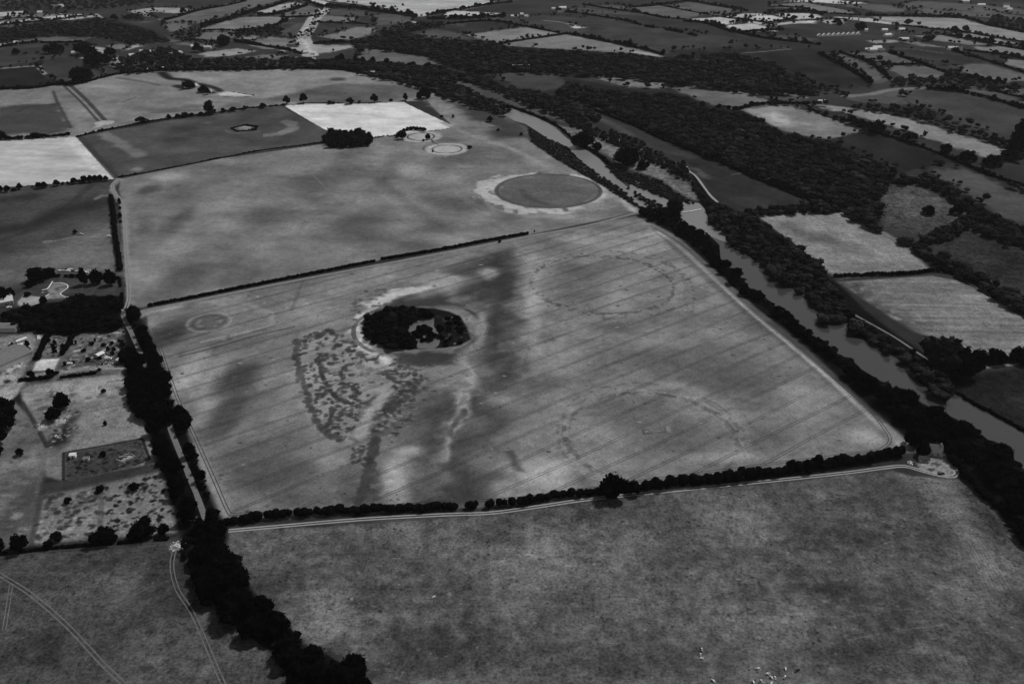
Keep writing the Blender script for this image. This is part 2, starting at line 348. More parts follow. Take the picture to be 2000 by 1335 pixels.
poly(190, [(1475, 222), (1500, 219), (1540, 232), (1562, 240), (1540, 246), (1500, 238)], soft=22, wob=8, a=.8)
poly(140, [(1448, 214), (1500, 208), (1540, 210), (1500, 222)], soft=8, a=.6)
for k in range(26):                                            # gorse, scrub and bare patches of the far fields
    blob(random.choice([60, 75, 105, 125]), random.uniform(250, 1000), random.uniform(20, 125), random.uniform(8, 22), random.uniform(1.2, 3), a=.35)
# --- the broad road works strip running away over the hill
for (v, w, a) in [(150, 34, 1), (185, 10, .8)]:
    stroke(v, [(633, 18), (625, 27), (614, 36), (606, 50), (596, 66), (592, 76), (600, 90), (606, 108)], w, 5, a, spk=None if w > 20 else (14, .35, .6))
stroke(110, [(622, 30), (612, 42), (602, 60), (594, 76)], 5, 4, .7)
# --- hill field
poly(114, [(-80, 181), (0, 174), (60, 172), (112, 165), (150, 164), (205, 150), (240, 144), (310, 138), (400, 138), (570, 135), (667, 138), (720, 148), (800, 164), (850, 180), (850, 196), (790, 198), (690, 203), (600, 203), (550, 207), (410, 222), (275, 238), (148, 267), (-80, 276)], soft=2, var=16, r=.25)
poly(122, [(330, 140), (500, 138), (667, 140), (760, 160), (700, 165), (600, 175), (520, 190), (440, 190)], soft=25, var=10)
poly(93, [(510, 194), (570, 184), (620, 170), (667, 162), (800, 168), (840, 182), (780, 196), (690, 202), (600, 202)], soft=10, var=12)
poly(76, [(-60, 215), (50, 203), (110, 203), (125, 225), (138, 250), (100, 262), (-60, 262)], soft=10, wob=6)
stroke(120, [(230, 150), (275, 156), (330, 170), (400, 180), (440, 188)], 22, 18, .7); stroke(80, [(230, 152), (270, 158), (310, 166)], 8, 8, .7)
stroke(95, [(270, 212), (320, 215), (380, 208)], 20, 18, .7); stroke(86, [(300, 220), (400, 214)], 10, 8, .7)
stroke(120, [(208, 232), (225, 212), (240, 200), (265, 190)], 14, 12, .7); stroke(80, [(240, 199), (265, 190)], 7, 5, .7)
blob(78, 660, 155, 20, 4); stroke(70, [(104, 178), (112, 200), (124, 222), (138, 250)], 5, 4, .8); stroke(60, [(35, 218), (60, 208), (110, 203)], 6, 6, .7)
for o in (-6, 0, 6): stroke(125 if o == 0 else 68, [(133 + o, 168), (165 + o, 198), (200 + o, 236)], 7, 4, .9)
ring(152, 204, 240, 11, 10, .9); blob(155, 196, 244, 9, 7)
stroke(45, [(315, 142), (332, 153), (360, 156), (378, 163)], 16, 10, .9); stroke(48, [(345, 168), (365, 172), (385, 166)], 15, 8, .9); stroke(50, [(390, 164), (420, 172), (430, 178)], 12, 8, .9); stroke(50, [(395, 178), (415, 181)], 13, 8, .9)
poly(175, [(426, 184), (440, 180), (460, 180), (480, 185), (498, 187), (470, 188), (435, 188)], soft=3); poly(165, [(374, 164), (384, 162), (390, 168), (380, 168)], soft=2)
stroke(60, [(450, 179), (475, 183), (497, 186), (470, 189), (436, 188)], 3, 2, .8)
# --- white stubble fields and the dark field with the ring
ST = 0.12
poly(172, [(-80, 282), (0, 276), (148, 267), (222, 350), (190, 348), (110, 358), (-80, 372)], r=.12, stripe=(math.pi / 2 - .05, 9, 9), var=8)
poly(190, [(124, 271), (148, 268), (223, 349), (196, 347)], soft=4, a=.8, r=.3)
poly(70, [(160, 265), (240, 250), (320, 236), (410, 225), (550, 208), (640, 257), (625, 278), (430, 308), (330, 328), (233, 345)], r=.25, var=14)
stroke(108, [(203, 262), (235, 280), (272, 304)], 18, 12, .8, wob=5); blob(120, 268, 331, 14, 5, .9, hard=.3); stroke(58, [(160, 268), (232, 345)], 6, 3, .7)
ring(112, 512, 250, 58, 11, .85, soft=6, ang=[(-75, 62)], wob=6); ring(100, 480, 250, 38, 4, .6, ang=[(200, 330)]); blob(50, 360, 250, 40, 12, .5); blob(95, 405, 240, 9, 3, .7); blob(56, 560, 232, 40, 10, .35)
poly(84, [(455, 250), (478, 246), (499, 249), (497, 253), (464, 256)], soft=2); poly(135, [(464, 252), (472, 247), (484, 246), (494, 250), (484, 253)], soft=3, wob=3)
poly(196, [(556, 207), (600, 203), (690, 203), (787, 199), (888, 247), (868, 252), (840, 255), (775, 266), (733, 268), (650, 262), (640, 256)], r=.12, stripe=(math.pi / 2 - .12, 10, 7), var=7)
# --- upper field
poly(111, [(235, 349), (330, 330), (430, 310), (625, 282), (735, 270), (800, 264), (888, 249), (850, 215), (830, 190), (870, 185), (950, 208), (985, 226), (1056, 262), (1105, 287), (1150, 323), (1200, 362), (1243, 412), (1200, 424), (1035, 458), (1000, 462), (746, 507), (500, 557), (280, 600), (258, 600), (246, 480), (242, 400), (232, 372)], soft=1.5, var=18, r=.28)
for args in [(130, 330, 345, 45, 10, .7), (128, 805, 335, 30, 14, .8), (120, 735, 320, 18, 4, .8), (88, 620, 360, 70, 24, .6), (86, 520, 420, 70, 30, .6), (84, 700, 440, 80, 40, .55), (118, 600, 300, 80, 10, .5), (120, 420, 400, 80, 30, .5), (84, 350, 430, 30, 40, .6), (120, 340, 480, 40, 40, .4),
             (85, 360, 540, 60, 30, .6), (116, 820, 420, 40, 24, .5), (88, 900, 300, 50, 20, .5), (88, 900, 400, 50, 24, .5), (118, 560, 330, 40, 12, .5), (82, 290, 370, 22, 14, .7), (84, 820, 480, 60, 14, .5), (112, 680, 490, 40, 14, .5), (82, 950, 225, 50, 14, .7), (70, 985, 260, 40, 16, .7)]: blob(*args[:5], a=min(1, args[5] * 1.35))
for (v, p, w, a) in [(118, [(600, 330), (640, 370), (668, 390)], 3, .3), (120, [(770, 300), (850, 345), (930, 400)], 4, .35), (122, [(800, 325), (880, 370), (960, 430), (1040, 452)], 5, .3), (78, [(740, 350), (800, 400), (860, 440)], 14, .3), (120, [(560, 410), (640, 395)], 8, .3)]: stroke(v, p, w, w, a)
poly(128, [(835, 198), (870, 205), (890, 220), (870, 222), (845, 210)], soft=12, wob=4, a=.8)
stroke(124, [(866, 240), (930, 268), (985, 285), (1040, 310), (1085, 340), (1150, 372), (1200, 385), (1243, 412)], 10, 8, .8); stroke(150, [(1140, 362), (1180, 372), (1220, 392), (1243, 412)], 12, 9, .8)
stroke(148, [(944, 240), (965, 246), (985, 254)], 7, 5, .9); blob(64, 960, 238, 25, 6, .5)
poly(66, [(872, 197), (930, 207), (985, 229), (1030, 250), (1037, 272), (1000, 268), (962, 248), (905, 216)], soft=12, wob=6, a=.8)
# the two fenced rings and their banks
ring(126, 862, 291, 44, 7, .6, wob=6, ang=[(180, 50)], soft=6); ring(148, 873, 291, 14, 34, .9, soft=5); ring(78, 873, 291, 28.5, 1.6, .8, soft=1.2)
ring(132, 824, 266, 36, 5, .6); ring(144, 822, 267, 13, 34, .85, soft=5); ring(68, 822, 267, 26, 1.6, .9, soft=1.2); stroke(60, [(843, 273), (847, 279), (856, 282)], 2.5, 1.5, .8); stroke(88, [(826, 292), (830, 285), (845, 282)], 3, 2.5, .8)
# the great ring bank
ring(150, 1070, 373, 112, 15, .95, soft=5, wob=11, ang=[(98, 65)], spk=(9, .12, .36)); ring(146, 1066, 373, 123, 12, .9, soft=4, wob=16, ang=[(130, 255)], spk=(8, .25, .5)); ring(122, 1078, 374, 122, 14, .8, soft=8, wob=10, ang=[(-60, 40)])
ring(118, 1070, 372, 128, 5, .6, soft=5, wob=6, ang=[(60, 140)]); ring(122, 1070, 380, 128, 4, .6, soft=4, wob=6, ang=[(200, 290)])
ring(88, 1071, 371.5, 50, 66, .75, soft=3); ring(80, 1071, 371.5, 101, 2.5, .8, soft=2); stroke(74, [(1020, 372), (1040, 390), (1068, 398)], 8, 8, .5); blob(100, 1090, 360, 40, 12, .4)
stroke(96, [(1100, 403), (1106, 412)], 6, 4, .9); stroke(92, [(1046, 344), (1052, 338)], 7, 4, .9)
# --- crop field with the marks
MF = [(285, 606), (400, 586), (550, 556), (746, 518), (1000, 468), (1035, 463), (1245, 421), (1320, 468), (1400, 545), (1480, 615), (1560, 680), (1640, 745), (1700, 797), (1760, 856), (1768, 882), (1700, 896), (1500, 922), (1270, 952), (1150, 968), (1000, 987), (700, 1004), (440, 1020), (428, 1005), (384, 905), (365, 850), (355, 815), (330, 770), (312, 700), (290, 650)]
poly(110, MF, soft=1.5, var=16, r=.3)
for (v, cx, cy, rx, ry, a) in [(72, 335, 650, 40, 34, .85), (130, 420, 735, 70, 55, .8), (140, 372, 725, 34, 50, .9), (136, 400, 800, 30, 40, .7), (122, 640, 620, 120, 30, .45), (58, 460, 738, 50, 44, .85), (72, 452, 800, 36, 56, .8), (78, 500, 890, 80, 40, .7), (80, 480, 940, 60, 24, .6), (84, 560, 850, 60, 30, .5), (126, 420, 980, 40, 20, .7),
        (60, 858, 582, 26, 12, .85), (130, 940, 610, 26, 26, .8), (126, 955, 530, 26, 14, .8), (82, 1130, 550, 60, 40, .6), (80, 1110, 525, 36, 20, .6), (124, 1040, 540, 28, 40, .7), (122, 1040, 640, 30, 50, .7), (124, 1080, 670, 30, 30, .4), (128, 1150, 480, 80, 22, .5), (128, 1260, 470, 70, 24, .6), (122, 1240, 600, 60, 30, .3), (84, 1200, 640, 50, 14, .5),
        (136, 1070, 925, 60, 34, .75), (122, 985, 950, 50, 26, .6), (120, 1010, 840, 30, 30, .45), (84, 1300, 850, 120, 50, .45), (84, 1420, 700, 70, 40, .5), (82, 1310, 830, 60, 34, .35), (122, 1420, 895, 90, 14, .65), (128, 1680, 852, 46, 18, .8), (120, 1560, 790, 30, 20, .4), (84, 1130, 930, 40, 26, .5), (126, 1345, 905, 34, 9, .6), (86, 1480, 850, 50, 30, .4), (118, 1150, 820, 40, 24, .35),
        (78, 560, 975, 50, 14, .5), (124, 690, 560, 60, 20, .5), (76, 930, 560, 40, 24, .6), (88, 1490, 640, 40, 40, .4), (84, 380, 600, 50, 12, .4), (58, 330, 650, 44, 36, .7)]: blob(v, cx, cy, rx, ry, a)
ring(130, 408, 629, 35, 4, .85, soft=3); ring(70, 408, 629, 29, 2, .85, soft=2); ring(84, 408, 629, 14, 18, .7, soft=4); ring(120, 408, 629, 22, 2.5, .6, spk=(6, .5, .6))
ring(122, 500, 620, 30, 3, .6, soft=3, ang=[(-10, 110)]); stroke(124, [(470, 590), (500, 600), (528, 615), (530, 632)], 5, 5, .6)
stroke(128, [(395, 667), (500, 643), (560, 628), (640, 605), (720, 582), (790, 568)], 3.5, 2, .75); stroke(120, [(480, 700), (510, 680), (535, 660)], 4, 4, .6); stroke(66, [(350, 696), (420, 678), (500, 655), (575, 638)], 2, 1.2, .8); stroke(80, [(570, 605), (590, 550)], 3, 3, .5)
poly(166, [(696, 690), (690, 650), (700, 620), (712, 596), (748, 572), (800, 562), (850, 556), (810, 572), (770, 590), (735, 612), (706, 640), (708, 662), (735, 690), (775, 705), (770, 714), (735, 700), (700, 695)], soft=4, wob=5)
poly(160, [(690, 665), (720, 690), (772, 708), (760, 722), (700, 712)], soft=6, wob=6, a=.9); stroke(132, [(850, 556), (900, 545), (930, 525)], 22, 20, .7, wob=8)
poly(66, [(742, 598), (770, 586), (810, 578), (870, 586), (910, 600), (850, 600), (790, 598)], soft=6, wob=4, a=.95)
poly(64, [(752, 683), (780, 688), (880, 688), (925, 681), (905, 700), (860, 712), (800, 714), (770, 704)], soft=5, wob=4, a=.95)
poly(130, [(915, 610), (945, 640), (950, 668), (925, 690), (912, 690), (930, 660), (925, 630)], soft=6, wob=4, a=.8)
ring(70, 816, 640, 122, 1, .75, soft=.9, ang=[(130, 235), (-52, 45)], sq=.98); ring(70, 816, 640, 126.5, 1, .75, soft=.9, ang=[(130, 235), (-52, 45)], sq=.98)
# crop-mark cells west of the copse: hundreds of small dark plant patches on pale parched crop, and the arcs of old ditches
def spots(pts, n, vs, rx, ry, a=.9, dens=None):
    P = np.array(pts, float); k = 0
    while k < n:
        px, py = random.uniform(P[:, 0].min(), P[:, 0].max()), random.uniform(P[:, 1].min(), P[:, 1].max())
        if not inpoly(np.array([px]), np.array([py]), P)[0]: continue
        k += 1
        if dens and vnoise(np.array([px / dens]), np.array([py / dens * 1.6]))[0] < .42: continue
        blob(random.choice(vs), px, py, random.uniform(*rx), random.uniform(*ry), random.uniform(a - .3, a), hard=.55)
def ditch(pts, w, every, v=62):
    c = smooth_line(np.array(pts, float), 1.0); n = int(len(c) / every)
    for k in range(n):
        q = c[min(len(c) - 1, int((k + random.random()) * every))]
        blob(random.randint(v - 6, v + 10), q[0] + random.gauss(0, w * .3), q[1] + random.gauss(0, w * .2), random.uniform(.5, 1) * w, random.uniform(.4, .7) * w, random.uniform(.55, .95), hard=.5)
ZA = [(570, 668), (600, 655), (630, 642), (668, 652), (700, 676), (760, 704), (812, 722), (826, 755), (800, 790), (745, 805), (722, 818), (700, 862), (664, 858), (622, 832), (596, 792), (576, 735)]
poly(128, ZA, soft=7, wob=5, a=.75)
spots(ZA, 800, [60, 64, 70, 78], (2.8, 7.5), (1.8, 3.8), .95, 12); spots(ZA, 90, [142, 138], (3, 7), (1.5, 3), .6)
ditch([(581, 664), (578, 690), (582, 715), (590, 740), (598, 765), (606, 792), (616, 818), (630, 840), (650, 852), (668, 860)], 8, 2.6, 72)
ditch([(620, 700), (626, 722), (636, 745), (650, 768), (668, 782), (690, 788)], 6, 2.0, 58); ditch([(624, 655), (640, 645), (655, 655)], 7, 2.5); ditch([(640, 834), (646, 815), (650, 800)], 7, 2.5); ditch([(664, 748), (690, 756), (700, 770), (680, 775)], 6, 2.5)
poly(66, [(742, 766), (800, 748), (820, 762), (800, 800), (764, 846), (730, 858), (718, 850), (735, 800)], soft=7, wob=8, a=.8, spk=(9, .36, .56)); spots([(730, 770), (830, 735), (835, 770), (770, 870), (715, 850)], 140, [58, 62, 70], (3, 7), (2, 3.5), .9, 12); spots([(740, 780), (815, 750), (770, 850), (735, 850)], 40, [128, 134], (3, 6), (1.5, 3), .8)
spots([(740, 690), (820, 715), (860, 770), (800, 800), (745, 740)], 90, [66, 72], (3, 7), (1.8, 3), .8, 12)
stroke(140, [(752, 764), (728, 796), (712, 832), (704, 850)], 11, 7, .9, wob=5)
ditch([(735, 855), (728, 880), (724, 905), (712, 950), (698, 985)], 11, 1.6, 64); poly(72, [(692, 925), (745, 925), (750, 985), (690, 990)], soft=10, wob=6, a=.75, spk=(10, .3, .5)); spots([(686, 866), (730, 866), (716, 910), (684, 905)], 40, [64, 70], (3, 6), (2, 3.5), .9)
poly(160, [(770, 905), (808, 870), (826, 880), (820, 910), (800, 985), (748, 990), (762, 940)], soft=9, wob=5, a=.95); poly(64, [(815, 770), (905, 765), (890, 830), (850, 860), (830, 850)], soft=18, wob=8, a=.8)
spots([(690, 570), (760, 560), (720, 640), (690, 640)], 50, [76, 84], (3, 8), (1.5, 3), .8, 10)
# dark moist bands running down the field
poly(50, [(955, 482), (1008, 478), (1014, 560), (1008, 640), (1000, 720), (965, 780), (930, 850), (920, 940), (905, 988), (840, 990), (850, 930), (885, 880), (915, 830), (925, 760), (940, 690), (945, 620), (925, 560)], soft=30, wob=14, a=.95, spk=(14, -.1, .4))
poly(68, [(830, 800), (880, 790), (870, 850), (845, 900), (838, 985), (800, 988), (815, 900)], soft=20, wob=10, a=.75, spk=(16, .15, .5)); poly(62, [(890, 535), (950, 500), (985, 560), (960, 610), (920, 590)], soft=20, wob=10, a=.6)
poly(134, [(905, 690), (928, 690), (922, 760), (908, 800), (880, 860), (862, 905), (846, 900), (868, 850), (892, 800), (906, 740)], soft=7, wob=6, a=.9); poly(122, [(845, 900), (872, 870), (866, 940), (846, 960)], soft=10, wob=5, a=.7)
stroke(138, [(912, 770), (898, 806), (888, 835), (876, 862), (868, 900)], 5, 6, .6, wob=6); stroke(66, [(905, 800), (890, 830), (880, 850)], 4, 3, .6, wob=4)
poly(124, [(1015, 484), (1035, 505), (1048, 570), (1056, 650), (1050, 700), (1016, 740), (1014, 640), (1018, 560)], soft=12, wob=8, a=.75)
# pit circles of the great henge
z5 = lambda L: [(900 + .427 * x, 450 + .427 * y) for x, y in L]
dashes(72, z5([(500, 122), (560, 118), (600, 120), (680, 125), (740, 130), (790, 135), (840, 155), (885, 175), (940, 210), (965, 240), (972, 270), (970, 295), (950, 325), (925, 345), (880, 360), (840, 370)]), 2.4, 7.5, .55, .8)
dashes(60, z5([(720, 127), (790, 134), (840, 155), (885, 175), (940, 210), (966, 245)]), 2.6, 7, .55, .85)
dashes(64, z5([(410, 135), (360, 165), (335, 195), (322, 220), (320, 245), (338, 270), (370, 295), (410, 325), (440, 335), (480, 345), (545, 368)]), 2.4, 8, .5, .75)
dashes(84, z5([(1040, 215), (1060, 260), (1068, 310), (1062, 360), (1050, 400)]), 3, 9, .5, .7); dashes(82, z5([(880, 110), (960, 150), (1010, 190)]), 2.5, 8, .5, .5); stroke(92, z5([(1010, 200), (1028, 250), (1024, 300), (1000, 330)]), 4, 4, .5)
stroke(68, z5([(652, 382), (654, 408), (755, 398), (752, 375), (652, 382)]), 2.2, 2, .75, sm=False); stroke(128, z5([(664, 390), (744, 384)]), 4, 3, .7)
dashes(86, z5([(465, 860), (480, 820), (505, 785), (540, 760), (580, 742), (640, 720), (700, 710), (760, 700), (830, 695), (880, 702), (940, 705)]), 2.4, 13, .5, .7); stroke(122, z5([(950, 700), (1040, 720), (1110, 745), (1180, 790), (1240, 845), (1285, 900), (1300, 930)]), 9, 8, .6); stroke(86, z5([(1110, 765), (1180, 800), (1230, 840)]), 2, 2, .5)
ring(126, 1272, 852, 172, 3, .5, soft=7, wob=4); ring(80, 1272, 852, 165, 1.6, .6, soft=2.5, wob=3, spk=(5, .34, .6)); ring(82, 1272, 852, 182, 1.2, .4, soft=2, wob=3, spk=(6, .4, .6)); ring(120, 1177, 552, 152, 8, .45, soft=8, wob=5); ring(72, 1177, 552, 139, 1.6, .65, soft=2, wob=2, spk=(4, .4, .6)); ring(72, 1177, 552, 168, 1.6, .5, soft=2, wob=4, spk=(6, .48, .6), ang=[(-60, 100)])
stroke(68, [(1256, 838), (1258, 847), (1300, 843), (1299, 836)], 1.6, 1.5, .7, sm=False); stroke(122, [(1262, 842), (1296, 839)], 2, 2, .6)
dashes(80, z5([(475, 880), (472, 930), (490, 990), (540, 1040), (600, 1080)]), 3, 15, .45, .75); stroke(80, z5([(835, 918), (850, 908), (870, 918), (900, 912), (930, 912), (942, 928)]), 1.6, 1.5, .7); blob(126, *z5([(950, 905)])[0], 7, 8, .7); stroke(62, z5([(215, 1020), (240, 1050), (258, 1095)]), 5, 5, .7, wob=5); stroke(132, z5([(1245, 750), (1310, 760), (1345, 770)]), 7, 6, .8)
for k in range(420):                                           # small dark plants and stony specks among the crop
    px, py = random.uniform(300, 1720), random.uniform(490, 985)
    if inpoly(np.array([float(px)]), np.array([float(py)]), MF)[0]: blob(random.choice([62, 70, 78, 84, 126, 134]), px, py, random.uniform(2, 6), random.uniform(1, 2.4), a=random.uniform(.4, .9))
for args in [(142, 1070, 930, 64, 36, .8), (140, 1042, 600, 22, 90, .6), (136, 1290, 470, 90, 26, .6), (134, 1180, 465, 90, 18, .6), (138, 1400, 560, 40, 40, .5), (134, 1100, 700, 60, 40, .45), (132, 985, 955, 40, 24, .7), (134, 720, 720, 40, 14, .7), (136, 640, 905, 40, 24, .5), (130, 560, 780, 30, 60, .4), (136, 955, 532, 26, 14, .8), (134, 860, 545, 70, 14, .6), (136, 940, 640, 14, 34, .8), (138, 1400, 893, 90, 12, .7), (138, 1690, 850, 40, 20, .8), (72, 1300, 700, 120, 30, .4), (70, 1180, 800, 60, 40, .35), (70, 1450, 760, 80, 40, .4), (72, 540, 930, 90, 40, .45)]: blob(*args[:5], a=args[5])
# rows of the drill: faint streaks parallel to the tramlines, and the strength of the parching
_i = _bb(GP(MF), 0); _i = _i[inpoly(X[_i], Y[_i], GP(MF))]
_d = (GP([(1500, 651)]) - GP([(900, 903)]))[0, :2]; _d /= np.linalg.norm(_d)
_u = X[_i] * _d[0] + Y[_i] * _d[1]; _w = -X[_i] * _d[1] + Y[_i] * _d[0]
_c = T[_i] - 104; T[_i] = np.clip(104 + np.where(_c > 0, _c * 1.45, _c * 1.12), 46, 178) + 15 * (fbm(_u / 12, _w, 2.6, 3, 51) - .5) + 16 * (fbm(_u / 5, _w, 14, 3, 53) - .5)
# headland strips along the river bank and the lane
poly(86, [(1250, 421), (1330, 466), (1410, 540), (1490, 612), (1570, 678), (1650, 744), (1710, 797), (1765, 852), (1768, 880), (1740, 875), (1712, 830), (1640, 770), (1560, 700), (1470, 628), (1390, 560), (1310, 482)], soft=4, a=.75)
stroke(158, [(1285, 452), (1330, 484), (1400, 548), (1470, 612), (1540, 670), (1610, 730), (1680, 796), (1722, 835)], 4.5, 4, .85); stroke(120, [(1250, 430), (1330, 470), (1420, 552), (1500, 622)], 8, 6, .6)
stroke(140, [(1730, 832), (1750, 850), (1768, 872)], 10, 7, .7, wob=4); poly(134, [(326, 765), (338, 772), (372, 830), (400, 890), (452, 1005), (440, 1016), (428, 1000), (384, 905), (366, 850)], soft=4, a=.9)
stroke(150, [(288, 607), (320, 603), (350, 597)], 9, 7, .8); stroke(148, [(272, 618), (280, 614)], 9, 6, .8)
# --- near pasture
poly(84, [(446, 1033), (600, 1030), (800, 1016), (980, 1001), (1200, 974), (1500, 943), (1740, 918), (1790, 930), (1870, 935), (1900, 950), (1960, 1035), (2300, 1300), (2300, 1800), (640, 1800), (715, 1335), (690, 1290), (600, 1262), (515, 1180), (470, 1120), (440, 1070)], soft=1.5, var=12, r=.6)
for (v, cx, cy, rx, ry, a) in [(112, 640, 1200, 70, 60, .5), (110, 780, 1030, 50, 16, .6), (70, 540, 1120, 60, 40, .6), (70, 860, 1260, 120, 60, .7), (72, 740, 1310, 80, 40, .6), (96, 1100, 1100, 160, 60, .4), (98, 1180, 1240, 120, 40, .45), (98, 1430, 1130, 160, 60, .35), (72, 1450, 1080, 120, 30, .4), (74, 1660, 1270, 120, 40, .6), (100, 1900, 1150, 60, 60, .4), (104, 1340, 1240, 40, 50, .45), (72, 1560, 1130, 120, 40, .4), (74, 1860, 1050, 70, 30, .5), (72, 1250, 1290, 100, 30, .5), (100, 1000, 1320, 80, 30, .4), (68, 690, 1090, 50, 24, .5), (62, 800, 1280, 170, 70, .7), (60, 620, 1290, 60, 60, .6), (66, 900, 1180, 120, 50, .5), (106, 620, 1230, 50, 40, .5), (104, 660, 1160, 60, 40, .4), (102, 1300, 1060, 160, 30, .35), (64, 1950, 1280, 90, 80, .6)]: blob(v, cx, cy, rx, ry, a)  # pasture tone variation; dark patches low down also paint in the corner light falloff
for k in range(170):
    px, py = random.uniform(450, 1990), random.uniform(960, 1335)
    if T[np.argmin((gu - px) ** 2) + len(gu) * np.argmin((gv - py) ** 2)] > 60: blob(random.choice([66, 70, 74, 96, 102, 106]), px, py, random.uniform(14, 46), random.uniform(6, 20), a=random.uniform(.3, .6), spk=(9, .3, .65))
for k in range(1100):
    px, py = random.uniform(450, 1990), random.uniform(960, 1335)
    if T[np.argmin((gu - px) ** 2) + len(gu) * np.argmin((gv - py) ** 2)] > 60:
        blob(random.choice([58, 62, 66, 70, 104, 110, 118]), px, py, random.uniform(2.5, 9), random.uniform(1.2, 4), a=random.uniform(.25, .7), spk=(3, .35, .6))
for k in range(900):
    px, py = random.uniform(450, 1990), random.uniform(960, 1335)
    if T[np.argmin((gu - px) ** 2) + len(gu) * np.argmin((gv - py) ** 2)] > 60: blob(random.choice([44, 50, 52, 56, 104]), px, py, random.uniform(1.5, 4), random.uniform(1, 2), a=random.uniform(.4, .9), hard=.5)
for (p, w, v, a) in [([(1820, 945), (1860, 1010), (1900, 1060), (1935, 1120)], 16, 98, .5), ([(1650, 1250), (1750, 1232), (1850, 1218)], .6, 112, .45), ([(1576, 1050), (1571, 1074)], .8, 56, .5)]: stroke(v, p, w, w * .6, a)
for k in range(-3, 4): stroke(112, [(1820 + k * 5, 945), (1862 + k * 5, 1010), (1910 + k * 6, 1075), (1950 + k * 8, 1150)], .9, .8, .4)
# --- lower western pasture
poly(66, [(-500, 1110), (-40, 1088), (100, 1078), (230, 1066), (345, 1056), (362, 1090), (400, 1150), (470, 1215), (540, 1285), (590, 1340), (640, 1800), (-600, 1800)], soft=1.5, var=12, r=.65)
for (v, cx, cy, rx, ry, a) in [(90, 250, 1130, 40, 60, .6), (90, 330, 1250, 80, 60, .55), (56, 120, 1120, 80, 40, .6), (54, 90, 1260, 80, 60, .6), (54, 310, 1150, 30, 50, .6), (84, 430, 1190, 40, 40, .5), (88, 400, 1150, 20, 14, .6), (50, 280, 1305, 20, 10, .7), (92, 380, 1310, 50, 20, .4)]: blob(v, cx, cy, rx, ry, a)
for k in range(300):
    px, py = random.uniform(-10, 560), random.uniform(1075, 1335); blob(random.choice([48, 52, 56, 80, 88]), px, py, random.uniform(3, 9), random.uniform(2, 5), a=random.uniform(.2, .6), spk=(4, .35, .6))
blob(140, 345, 1066, 13, 10, .9, hard=.3); blob(70, 344, 1068, 5, 4, .8)
# --- plots, paddocks and yards west of the lane
poly(66, [(-300, 372), (0, 367), (110, 361), (215, 357), (220, 382), (225, 430), (238, 530), (150, 530), (60, 540), (0, 570), (-300, 640)], soft=2, var=14, r=.4)
poly(92, [(120, 470), (180, 440), (222, 440), (236, 530), (150, 528), (80, 530), (0, 560), (-60, 540), (40, 500)], soft=24, wob=8, a=.8); poly(104, [(110, 490), (215, 445), (236, 528), (130, 528), (40, 550)], soft=16, wob=8, a=.7); stroke(38, [(-60, 455), (60, 440), (130, 410), (190, 398)], 32, 26, .8); stroke(40, [(-60, 390), (0, 390), (60, 385)], 26, 20, .7); stroke(45, [(0, 470), (90, 435), (180, 360)], 8, 8, .6)
stroke(118, [(188, 388), (200, 382), (216, 382)], 6, 4, .8); stroke(118, [(88, 472), (110, 470), (150, 463), (215, 462)], 3, 3, .7); ring(112, 93, 472, 6, 2, .7)
poly(58, [(0, 590), (30, 575), (62, 560), (100, 540), (232, 545), (236, 575), (150, 586), (80, 592), (40, 600)], soft=2, var=10, r=.35)
poly(120, [(82, 586), (96, 573), (92, 566), (104, 554), (130, 554), (133, 560), (118, 573), (124, 579), (140, 581), (95, 584)], soft=1.5); poly(140, [(34, 590), (46, 576), (82, 580), (80, 590), (50, 600), (36, 596)], soft=1.5, r=.4); poly(70, [(130, 550), (220, 550), (230, 572), (150, 575), (125, 570)], soft=4, a=.6)
poly(80, [(-300, 650), (20, 640), (100, 655), (215, 642), (240, 640), (252, 728), (50, 762), (-300, 830)], soft=2, var=22, r=.6)
poly(112, [(-60, 668), (20, 655), (66, 652), (72, 665), (60, 700), (40, 740), (0, 785), (-60, 800)], soft=2, var=10); poly(62, [(-60, 684), (12, 680), (28, 690), (0, 730), (-60, 760)], soft=1, r=.1); poly(160, [(72, 702), (116, 700), (106, 722), (64, 724)], soft=1.5, r=.3); poly(142, [(14, 718), (34, 704), (48, 702), (40, 716), (14, 726)], soft=1.5, r=.9)
poly(96, [(92, 660), (124, 655), (118, 690), (84, 698)], soft=2, r=.9); poly(70, [(170, 690), (240, 660), (244, 712), (180, 716)], soft=6, a=.8, r=1.0); poly(104, [(140, 660), (210, 655), (190, 690), (150, 700)], soft=8, a=.6, r=.5)
stroke(122, [(60, 734), (120, 726), (180, 718), (250, 717)], 7, 3, .9); stroke(60, [(60, 745), (120, 738), (190, 732)], 7, 4, .8, spk=(5, .35, .5)); poly(130, [(-40, 780), (30, 742), (50, 745), (34, 770), (0, 800)], soft=2, r=.5)
ring(140, 10, 741, 12, 3, .9); blob(45, 14, 745, 9, 5, .9)
poly(108, [(40, 762), (60, 752), (150, 740), (235, 730), (246, 740), (250, 790), (275, 800), (302, 860), (300, 905), (125, 940), (90, 930), (62, 860)], soft=2, var=14, r=.45)
poly(142, [(60, 758), (120, 748), (230, 736), (240, 770), (180, 790), (90, 780)], soft=12, wob=6, a=.7); poly(70, [(92, 762), (104, 772), (118, 780), (104, 786), (90, 776)], soft=3, wob=3)
poly(94, [(-300, 800), (8, 800), (30, 785), (75, 830), (92, 870), (80, 950), (58, 1070), (-300, 1100)], soft=2, var=16, r=.4); poly(122, [(20, 900), (75, 860), (80, 900), (40, 960), (0, 1000), (-40, 1000)], soft=10, wob=6, a=.7); stroke(60, [(44, 786), (70, 830), (92, 872)], 3, 2, .8); stroke(72, [(0, 960), (50, 930), (30, 1020)], 20, 16, .5)
